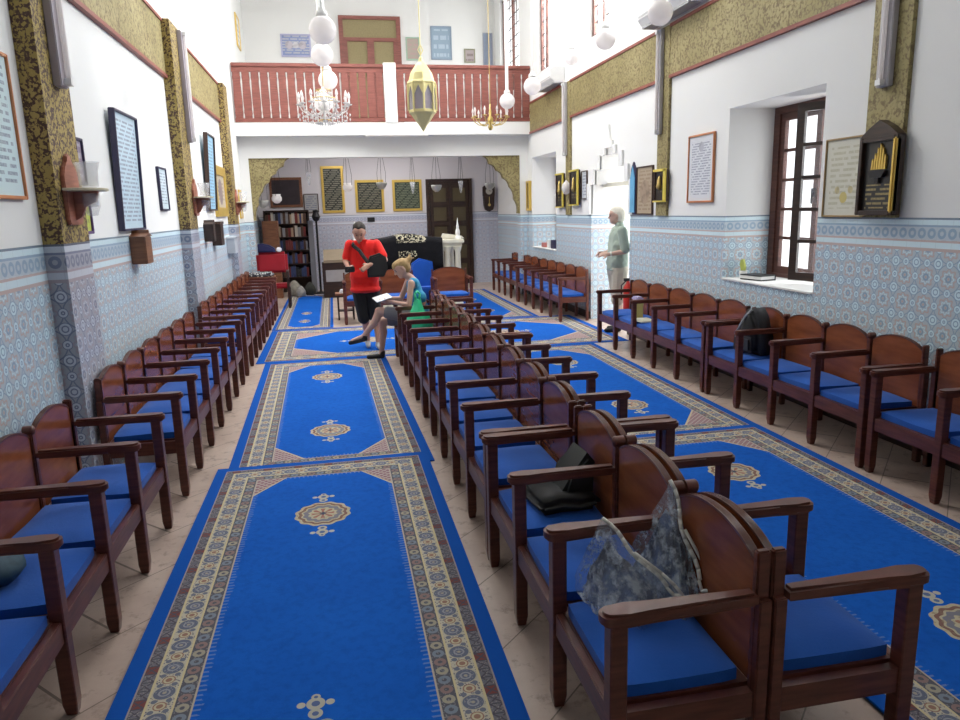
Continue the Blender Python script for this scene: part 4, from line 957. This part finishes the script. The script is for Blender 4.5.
# yellow carton and white paper on the right wall bench
bm = new(); box(bm, -.05, .05, -.07, .07, 0, .22, bev=.006); box(bm, -.05, .05, -.071, .071, .17, .225)
simple('yellow_carton', bm, plain('yellow_card', (.68, .62, .22), .5), 'yellow carton standing on the right wall bench before the doorway', 'box', loc=(3.70, 8.53, .462))
bm = new(); box(bm, -.05, .05, -.08, .08, 0, .05, bev=.015); simple('lilac_cloth', bm, plain('lilac_paper', (.45, .40, .60)), 'lilac and white paper tuft on top of the yellow carton', 'paper', loc=(3.70, 8.53, .6875))
bm = new(); box(bm, -.10, .10, -.15, .15, 0, .012); box(bm, -.09, .10, -.14, .15, .012, .016); simple('paper_sheets', bm, plain('pale_yellow_paper', (.70, .70, .55)), 'pale papers lying on the bench seat beside the yellow carton', 'papers', loc=(3.68, 8.28, .467))
# window sill
t = thing('book', 'dark covered book with white pages on the low window sill', 'book', (4.36, 6.95, 1.059), math.radians(12))
bm = new(); box(bm, -.10, .10, -.15, .15, 0, .012); box(bm, -.10, .10, -.15, .15, .046, .056); box(bm, .09, .10, -.15, .15, .012, .046); obj('cover', bm, BLACK, t)
bm = new(); box(bm, -.094, .088, -.144, .144, .012, .046); obj('pages', bm, WHITEP, t)
t = thing('cup', 'pale cup holding a yellow leaf shape on the low window sill', 'cup', (4.34, 7.20, 1.059))
bm = new(); lathe(bm, [(0, 0), (.035, 0), (.045, .08), (.04, .08), (.03, .01)], (0, 0, 0), 14); obj('cup', bm, WHITEP, t, smooth=AS)
bm = new(); prism(bm, [(-.02, .05), (.03, .05), (.06, .14), (.05, .19), (.0, .20), (-.04, .12)], 'x', -.01, .01); obj('leaf', bm, plain('yellow_green', (.55, .6, .12)), t)
bm = new(); box(bm, -.06, .06, -.12, .12, 0, .09, bev=.005); simple('red_box', bm, plain('rose_box', (.48, .16, .14)), 'pink red box on the far sill below the niche, right wall', 'box', loc=(4.30, 14.62, 1.059))
bm = new(); box(bm, -.05, .05, -.08, .08, 0, .16, bev=.005); simple('white_box', bm, WHITEP, 'white box on the far sill right of the pink red box', 'box', loc=(4.28, 14.22, 1.059))
bm = new(); box(bm, -.05, .05, -.10, .10, 0, .17, bev=.005); simple('navy_box', bm, F_BLUED, 'navy blue box at the right end of the far sill', 'box', loc=(4.28, 13.95, 1.059))
# extinguisher
t = thing('fire_extinguisher', 'red fire extinguisher on the wall behind the old man', 'extinguisher', (4.10, 9.80, .38))
bm = new(); lathe(bm, [(0, 0), (.06, .0), (.065, .03), (.065, .33), (.03, .39), (.02, .42), (0, .42)], (0, 0, 0), 16); obj('cylinder', bm, plain('red_enamel', (.62, .03, .02), .3), t, smooth=AS)
bm = new(); box(bm, -.06, .02, -.015, .015, .42, .46); path(bm, [(-.02, 0, .43), (-.09, .02, .36), (-.09, .02, .15)], .01, 6); obj('valve', bm, BLACK, t)
# dark cloth bag bottom left
bm = new(); ball(bm, (0, 0, .06), .11, 1.0, 1.2, .6, 14)
for v in bm.verts: v.co.z = max(0, v.co.z)
soft(bm, .02, 12, 8); simple('cloth_bag', bm, plain('dark_teal_cloth', (.03, .07, .10), .7, var=.6, scale=30), 'small dark teal bag on the nearest left wall bench', 'bag', loc=(-1.40, 2.98, .464), smooth=True)
# ------------------------------------------------------------------ people: capsule skeletons fused into one skin
def figure(name, caps, mat, parent, voxel=.010, smooth_it=4):
    bm = new()
    for p, r, q, s in caps:
        b2 = new()
        for c, rad in ((p, r), (q, s)):
            bmesh.ops.create_icosphere(b2, subdivisions=2, radius=1.0, matrix=Matrix.Translation(c) @ Matrix.Diagonal((*(rad if isinstance(rad, tuple) else (rad,) * 3), 1)))
        bmesh.ops.convex_hull(b2, input=b2.verts)
        bmesh.ops.delete(b2, geom=[v for v in b2.verts if not v.link_faces], context='VERTS')
        tmp = bpy.data.meshes.new('t'); b2.to_mesh(tmp); b2.free(); bm.from_mesh(tmp); bpy.data.meshes.remove(tmp)
    o = obj(name, bm, mat, parent)
    r = o.modifiers.new('r', 'REMESH'); r.mode = 'VOXEL'; r.voxel_size = voxel; r.use_smooth_shade = True
    s = o.modifiers.new('s', 'SMOOTH'); s.iterations = smooth_it; s.factor = .5
    bpy.context.view_layer.update(); dg = bpy.context.evaluated_depsgraph_get()
    me = bpy.data.meshes.new_from_object(o.evaluated_get(dg)); o.modifiers.clear(); o.data = me
    for p in me.polygons: p.use_smooth = True
    return o
def skin(name, c): return plain(name, c, .55, var=.06, **{'Subsurface Weight': .05})
def hand(wrist, aim, up, side, curl=.5, s=1.0):
    """palm, four unequal bent fingers and a thumb; aim = finger direction, up = back of hand, side = thumb side"""
    w = Vector(wrist); a = Vector(aim).normalized(); u = Vector(up); u = (u - a * u.dot(a)).normalized(); t = a.cross(u) * side
    caps = [(w, .028 * s, w + a * .035 * s, .030 * s), (w + a * .03 * s + t * .022 * s, .018 * s, w + a * .085 * s + t * .028 * s, .014 * s), (w + a * .03 * s - t * .02 * s, .018 * s, w + a * .08 * s - t * .03 * s, .014 * s), (w + a * .04 * s, .02 * s, w + a * .085 * s, .015 * s)]
    for k, L in ((1.5, .9), (.5, 1.0), (-.5, .94), (-1.5, .75)):
        b = w + a * .085 * s + t * (k * .020 * s); d1 = (a - u * curl * .6).normalized(); d2 = (a * (1 - curl) - u * (curl + .2)).normalized()
        m_ = b + d1 * .042 * L * s; caps += [(b, .0105 * s, m_, .0095 * s), (m_, .0095 * s, m_ + d2 * .038 * L * s, .0075 * s)]
    b = w + a * .03 * s + t * .03 * s; m_ = b + (a * .5 + t * .8 - u * .2).normalized() * .04 * s
    caps += [(b, .015 * s, m_, .012 * s), (m_, .012 * s, m_ + (a - u * .4).normalized() * .032 * s, .009 * s)]
    return caps
def head(c, f, up, s=1.0):
    """skull, jaw, nose, ears, lips; c = skull centre, f = facing"""
    c = Vector(c); f = Vector(f).normalized(); up = Vector(up); up = (up - f * up.dot(f)).normalized(); r = f.cross(up)
    P = lambda a, b, d: c + (f * a + r * b + up * d) * s
    return [(P(-.025, 0, .025), .088 * s, P(.02, 0, .03), .080 * s), (P(.01, 0, 0), .078 * s, P(.045, 0, -.075), .045 * s), (P(.0, .02, -.02), .065 * s, P(.03, .012, -.07), .045 * s), (P(.0, -.02, -.02), .065 * s, P(.03, -.012, -.07), .045 * s),
            (P(.085, 0, .01), .010 * s, P(.108, 0, -.025), .015 * s), (P(.072, .02, -.055), .012 * s, P(.072, -.02, -.055), .012 * s), (P(.06, 0, -.09), .026 * s, P(.07, 0, -.09), .020 * s),
            (P(.075, .038, .022), .012 * s, P(.078, -.038, .022), .012 * s),
            (P(-.005, .082, .01), .016 * s, P(-.012, .088, -.02), .012 * s), (P(-.005, -.082, .01), .016 * s, P(-.012, -.088, -.02), .012 * s)]
def face(parent, c, f, up, s=1.0):
    c = Vector(c); f = Vector(f).normalized(); up = Vector(up); up = (up - f * up.dot(f)).normalized(); r = f.cross(up)
    P = lambda a, b, d: c + (f * a + r * b + up * d) * s
    bm = new()
    for k in (-1, 1): ball(bm, P(.080, k * .032, .003), .011 * s, seg=8)
    obj('eyes', bm, plain('eye', (.05, .04, .035), .3), parent, smooth=True)
    bm = new()
    for k in (-1, 1): path(bm, [P(.082, k * .048, .022), P(.088, k * .030, .028), P(.088, k * .015, .024)], .005 * s, 6)
    obj('eyebrows', bm, plain('brow', (.05, .03, .02), .7), parent, smooth=True)
    bm = new(); path(bm, [P(.078, .022, -.056), P(.086, 0, -.054), P(.078, -.022, -.056)], .006 * s, 6); obj('lips', bm, plain('lip', (.45, .17, .14), .5), parent, smooth=True)
V = Vector
# man in red -----------------------------------------------------------------
mx, my = .39, 10.15
t = thing('person', 'standing man in red polo shirt and black shorts looking down into a shoulder bag', 'person', (mx, my, 0)); t.scale = (.94, 1, 1)
def m(x, y, z): return V((x, y, z))
SK = skin('tanned_skin', (.52, .28, .20))
hc = m(-.045, -.10, 1.60); hf = (-.12, -1, -.55); hu = (0, -.35, 1)
rsh, lsh = m(-.185, -.02, 1.43), m(.195, .0, 1.42)       # right (picture left), left
relb, rwr = m(-.26, -.0, 1.22), m(-.23, -.20, 1.13)
lelb, lwr = m(.30, -.14, 1.22), m(.07, -.27, 1.17)
rhip, lhip = m(-.09, 0, .86), m(.10, .02, .86)
rkn, ran = m(-.03, -.05, .46), m(.0, .05, .09)
lkn, lan = m(.13, -.08, .47), m(.14, -.14, .09)
caps = head(hc, hf, hu, 1.04) + [(m(-.01, -.02, 1.43), .062, hc + V((.01, .03, -.05)), .058), (m(-.10, 0, 1.38), .09, m(.10, 0, 1.38), .09), (m(-.07, 0, 1.1), .11, m(.07, 0, 1.1), .11), (m(-.07, 0, .92), .12, m(.07, 0, .92), .12), (m(0, 0, 1.4), .10, m(0, 0, .95), .12),
    (rsh, .055, relb, .042), (relb, .042, rwr, .028), (lsh, .055, lelb, .044), (lelb, .044, lwr, .029), (rhip, .085, rkn, .056), (rkn, .054, m(-.02, .02, .30), .055), (m(-.02, .02, .30), .055, ran, .036), (lhip, .085, lkn, .056), (lkn, .054, m(.14, -.06, .30), .055), (m(.14, -.06, .30), .055, lan, .036)]
caps += hand(rwr, (.1, -.8, .1), (-.6, -.1, .8), -1, .8) + hand(lwr, (-.9, -.25, -.45), (-.1, -.8, .5), 1, .6)
for a, d in ((ran, V((-.03, -1, 0))), (lan, V((.15, -1, 0)))): caps += [(a, .036, a + V((0, .03, -.045)), .035), (a + V((0, .02, -.05)), .033, a + d * .14 + V((0, 0, -.062)), .028)]
figure('body', caps, SK, t)
face(t, hc, hf, hu, 1.04)
HB = plain('dark_brown_hair', (.025, .017, .012), .7)
c = hc; f = V(hf).normalized(); u = V(hu); u = (u - f * u.dot(f)).normalized(); r = f.cross(u)
figure('hair', [(c + f * -.035 + u * .036, .099, c + f * -.012 + u * .062, .086), (c + f * -.01 + u * .07, .075, c + f * .03 + u * .085, .048), (c + f * -.055 + u * -.01, .088, c + f * -.05 + u * .03, .09)], HB, t)
RD = fabric('red_polo_cloth', (.80, .022, .018), .85)
shirt = [(m(-.12, 0, 1.405), .088, m(.12, 0, 1.405), .088), (m(-.10, 0, 1.25), (.11, .105, .1), m(.10, 0, 1.25), (.11, .105, .1)), (m(-.09, 0, 1.0), (.13, .165, .14), m(.09, 0, 1.0), (.13, .165, .14)), (m(-.09, 0, .82), (.14, .17, .06), m(.09, 0, .82), (.14, .17, .06)), (m(0, 0, 1.40), .11, m(0, 0, .82), (.15, .13, .05)),
    (m(-.10, 0, 1.38), .1, m(-.09, 0, .82), (.12, .12, .04)), (m(.10, 0, 1.38), .1, m(.09, 0, .82), (.12, .12, .04)), (rsh, .075, rsh.lerp(relb, .75), .066), (lsh, .075, lsh.lerp(lelb, .75), .068), (m(-.02, -.01, 1.47), .070, m(-.02, -.015, 1.49), .066)]
figure('polo_shirt', shirt, RD, t)
bm = new(); prism(bm, [(-.075, 1.50), (-.02, 1.43), (-.025, 1.36), (.03, 1.43), (.065, 1.50)], 'y', -.115, -.098); obj('collar', bm, RD, t)
BK = fabric('black_shorts_cloth', (.014, .015, .018), .85)
figure('shorts', [(m(-.07, 0, .84), .118, m(.08, 0, .84), .118), (m(-.09, 0, .82), .115, m(-.05, -.045, .43), .092), (m(.10, 0, .82), .115, m(.13, -.075, .43), .092)], BK, t)
WS = plain('pale_trainer', (.55, .53, .50), .6); DSH = plain('black_shoe', (.015, .015, .017), .6)
for a, d in ((ran, V((-.03, -1, 0))), (lan, V((.15, -1, 0)))):
    figure('shoe', [(a + V((0, .035, -.042)), .046, a + V((0, 0, -.02)), .044), (a + V((0, .03, -.05)), .040, a + d * .15 + V((0, 0, -.054)), .034)], WS, t)
t = thing('shoulder_bag', 'dark grey shoulder bag slung across the man in red', 'bag', (mx, my, 0)); t.scale = (.94, 1, 1)
GB = fabric('dark_grey_canvas', (.035, .035, .035), .8)
bm = new(); prism(bm, [(.04, 1.00), (.27, 1.00), (.33, 1.12), (.31, 1.26), (.22, 1.32), (.08, 1.28), (.03, 1.14)], 'y', -.265, -.155, .025); obj('body', bm, GB, t, smooth=AS)
bm = new(); box(bm, .08, .29, -.275, -.26, 1.12, 1.26, bev=.006); obj('flap', bm, GB, t)
bm = new()
P = [(-.14, .08, 1.46), (-.15, .0, 1.475), (-.135, -.10, 1.42), (-.06, -.145, 1.36), (.0, -.17, 1.27), (.05, -.20, 1.20)]
for a, b in zip(P[:-1], P[1:]): tube(bm, a, b, .027, seg=8)
P2 = [(-.14, .08, 1.46), (.0, .155, 1.35), (.17, .16, 1.2), (.265, .02, 1.16), (.26, -.17, 1.18)]
for a, b in zip(P2[:-1], P2[1:]): tube(bm, a, b, .018, seg=8)
obj('strap', bm, GB, t, smooth=AS)
t = thing('camera', 'small black camera held in the right hand of the man in red', 'camera', (mx - .20, my - .32, 1.12))
bm = new(); box(bm, -.065, .065, -.03, .03, -.035, .04, bev=.008); obj('body', bm, BLACK, t)
bm = new(); tube(bm, (0, -.03, 0), (0, -.07, 0), .027, seg=16); obj('lens', bm, BLACK, t)
# old man --------------------------------------------------------------------
t = thing('person', 'white haired old man in green shirt and beige shorts standing in the bright doorway', 'person', (4.12, 10.25, 0)); t.scale = (1.035,) * 3
hc = m(-.02, .03, 1.66); hf = (-.95, .35, -.05); hu = (0, 0, 1)
sA, eA, wA = m(-.02, -.20, 1.45), m(.02, -.24, 1.17), m(-.20, -.17, 1.13)      # arm nearer camera
sB, eB, wB = m(.05, .20, 1.45), m(.06, .24, 1.17), m(-.18, .10, 1.13)
caps = head(hc, hf, hu, 1.0) + [(m(.03, 0, 1.50), .06, hc + V((.03, 0, -.05)), .058), (m(.02, -.10, 1.40), .085, m(.02, .10, 1.40), .085), (m(0, -.06, 1.1), .12, m(0, .06, 1.1), .12), (m(.0, -.06, .95), .12, m(.0, .06, .95), .12), (m(.02, 0, 1.4), .1, m(0, 0, .95), .13),
    (sA, .05, eA, .042), (eA, .042, wA, .028), (sB, .05, eB, .042), (eB, .042, wB, .028)] + hand(wA, (-.9, .3, .05), (0, -.6, .6), -1, .6) + hand(wB, (-.9, -.3, .05), (0, .6, .6), 1, .6)
for y, dx in ((-.09, -.04), (.10, .07)):
    a = m(dx, y, .09); caps += [(m(0, y, .88), .085, m(dx, y, .48), .055), (m(dx, y, .48), .053, m(dx + .01, y, .3), .053), (m(dx + .01, y, .3), .053, a, .036), (a + V((.02, 0, -.05)), .034, a + V((-.13, .02, -.06)), .028)]
figure('body', caps, skin('old_skin', (.56, .36, .28)), t); face(t, hc, hf, hu, 1.0)
f = V(hf).normalized(); u = V((0, 0, 1)); c = hc
figure('hair', [(c + f * -.035 + u * .035, .098, c + f * .01 + u * .055, .080), (c + f * -.055 + u * -.03, .082, c + f * -.05 + u * .03, .09)], plain('white_hair', (.72, .69, .60), .8), t)
GS_ = [(m(.01, -.05, 1.36), .125, m(0, -.05, 1.0), .14), (m(.01, .05, 1.36), .125, m(0, .05, 1.0), .14), (sA, .074, sA.lerp(eA, .9), .07)]
GS = fabric('sage_green_cloth', (.36, .43, .36), .9)
figure('polo_shirt', [(m(.02, -.12, 1.42), .085, m(.02, .12, 1.42), .085), (m(0, -.08, 1.25), .12, m(0, .08, 1.25), .12), (m(-.01, -.07, 1.0), .135, m(-.01, .07, 1.0), .135), (m(0, -.06, .90), (.15, .12, .03), m(0, .06, .90), (.15, .12, .03)), (m(.02, 0, 1.42), .11, m(0, 0, .92), (.155, .17, .04)), (sA, .072, sA.lerp(eA, .8), .068), (sB, .072, sB.lerp(eB, .8), .068), (m(.03, 0, 1.50), .066, m(.02, 0, 1.53), .064)] + GS_, GS, t)
figure('shorts', [(m(0, -.06, .90), .137, m(0, .06, .90), .137), (m(0, -.09, .86), .12, m(-.03, -.09, .47), .095), (m(0, .09, .86), .12, m(.05, .10, .47), .095)], fabric('beige_cloth', (.52, .48, .39), .9), t)
for y, dx in ((-.09, -.04), (.10, .07)):
    a = m(dx, y, .09); figure('shoe', [(a + V((.03, 0, -.045)), .044, a + V((0, 0, -.02)), .043), (a + V((.03, 0, -.05)), .040, a + V((-.15, .02, -.055)), .033)], DSH, t)
bm = new(); q = wA.lerp(eA, .12); dd = (eA - wA).normalized(); tube(bm, q - dd * .012, q + dd * .012, .034, seg=16); obj('wrist_watch', bm, plain('pale_strap', (.7, .68, .6)), t)
# seated woman ---------------------------------------------------------------
t = thing('person', 'seated blonde woman in blue sleeveless top and grey shorts, legs crossed, reading', 'person', (.95, 9.06, 0))
def w(x, y, z): return V((x - .95, y - 9.06, z))
hc = w(.80, 9.05, 1.17); hf = (-.95, -.12, -.55); hu = (-.45, 0, 1)
s1, e1, w1 = w(.90, 8.90, 1.0), w(.86, 8.85, .735), w(.64, 8.98, .77)     # nearer arm
s2, e2, w2 = w(.90, 9.22, 1.0), w(.80, 9.30, .76), w(.62, 9.14, .80)
hip1, hip2 = w(1.0, 8.97, .555), w(1.0, 9.15, .555)
k1, a1 = w(.50, 9.02, .655), w(.30, 9.10, .34)       # crossed leg
k2, a2 = w(.54, 9.19, .50), w(.52, 9.28, .10)
SKW = skin('fair_skin', (.62, .38, .29))
caps = head(hc, hf, hu, .95) + [(w(.92, 9.06, 1.04), .050, w(.84, 9.05, 1.10), .048), (w(.93, 8.97, .98), .065, w(.93, 9.15, .98), .065), (w(1.0, 9.0, .75), .09, w(1.0, 9.12, .75), .09), (w(1.0, 8.99, .56), .105, w(1.0, 9.13, .56), .105), (w(.94, 9.06, .98), .08, w(1.0, 9.06, .6), .10),
    (s1, .042, e1, .034), (e1, .034, w1, .024), (s2, .042, e2, .034), (e2, .034, w2, .024), (hip1, .085, k1, .055), (k1, .052, k1.lerp(a1, .35) + V((.03, 0, 0)), .052), (k1.lerp(a1, .35) + V((.03, 0, 0)), .052, a1, .032), (hip2, .085, k2, .056), (k2, .052, k2.lerp(a2, .35) + V((.02, 0, 0)), .052), (k2.lerp(a2, .35) + V((.02, 0, 0)), .052, a2, .032)]
caps += hand(w1, (-.9, .1, .0), (-.2, -.5, -.8), 1, .5, .9) + hand(w2, (-.9, -.25, .0), (-.1, -.2, .9), 1, .5, .9)
caps += [(a1, .03, a1 + V((-.15, 0, -.05)), .024), (a2, .03, a2 + V((-.02, 0, -.05)), .03), (a2 + V((0, 0, -.06)), .03, a2 + V((-.15, .0, -.07)), .025)]
figure('body', caps, SKW, t, .009); face(t, hc, hf, hu, .95)
f = V(hf).normalized(); u = V(hu); u = (u - f * u.dot(f)).normalized(); c = hc
figure('hair', [(c + f * -.035 + u * .03, .087, c + f * .03 + u * .05, .066), (c + f * -.05 + u * -.03, .070, c + f * -.05 + u * .03, .078), (c + f * -.11 + u * .03, .045, c + f * -.15 + u * .045, .035), (c + f * -.15 + u * .06, .018, c + f * -.20 + u * .09, .008), (c + f * -.15 + u * .04, .018, c + f * -.21 + u * .02, .008)], plain('blonde_hair', (.40, .26, .11), .7, var=.4, scale=40), t, .009)
TL = fabric('teal_blue_cloth', (.03, .26, .46), .85)
figure('sleeveless_top', [(w(.935, 8.975, .985), .070, w(.935, 9.145, .985), .070), (w(1.0, 8.99, .80), .098, w(1.0, 9.13, .80), .098), (w(1.02, 8.98, .60), .115, w(1.02, 9.14, .60), .115), (w(.94, 9.06, .97), .088, w(1.01, 9.06, .62), .125)], TL, t, .009)
figure('shorts', [(hip1 + V((.02, 0, 0)), .110, hip2 + V((.02, 0, 0)), .110), (hip1, .105, hip1.lerp(k1, .78), .080), (hip2, .105, hip2.lerp(k2, .75), .080)], fabric('grey_cloth', (.20, .20, .21), .9), t, .009)
figure('shoe', [(a1 + V((.01, 0, .0)), .038, a1 + V((.0, 0, -.03)), .038), (a1 + V((.01, 0, -.035)), .036, a1 + V((-.17, 0, -.075)), .030)], DSH, t, .009)
figure('shoe', [(a2 + V((.01, 0, -.02)), .040, a2 + V((.0, 0, -.055)), .040), (a2 + V((.01, 0, -.06)), .036, a2 + V((-.17, 0, -.066)), .030)], DSH, t, .009)
t = thing('open_booklet', 'white open booklet in the hands of the seated woman', 'booklet', (.55, 9.05, .815), math.radians(8)); t.rotation_euler = (.1, -.25, .15)
bm = new(); box(bm, -.10, 0, -.13, .13, 0, .006); box(bm, 0, .10, -.13, .13, 0, .006); obj('pages', bm, WHITEP, t)
bm = new(); box(bm, -.102, .102, -.132, .132, -.004, 0); obj('cover', bm, plain('blue_grey_cover', (.3, .35, .5)), t)
# green carrier bag
t = thing('green_bag', 'bright green thin carrier bag on the seat beside the woman', 'bag', (.93, 8.52, .462))
bm = new(); prof = [(.17, 0), (.165, .08), (.13, .17), (.075, .25), (.045, .32), (.03, .38)]
rings = []
for r_, z in prof: rings.append([bm.verts.new(((r_ + .012 * math.sin(5 * a + z * 20)) * math.cos(a), (r_ * .8 + .012 * math.cos(4 * a)) * math.sin(a), z)) for a in [2 * PI * k / 24 for k in range(24)]])
for A, B in zip(rings[:-1], rings[1:]):
    for k in range(24): bm.faces.new((A[k], A[(k + 1) % 24], B[(k + 1) % 24], B[k]))
bm.faces.new(rings[0]); bm.faces.new(rings[-1]); obj('bag', bm, plain('green_film', (.02, .55, .24), .4), t, smooth=AS)
bm = new(); path(bm, [(-.02, 0, .37), (-.03, 0, .44), (.0, .02, .47), (.03, 0, .44), (.02, 0, .37)], .012, 6); obj('handle', bm, plain('green_film_b', (.02, .55, .24), .4), t, smooth=True)
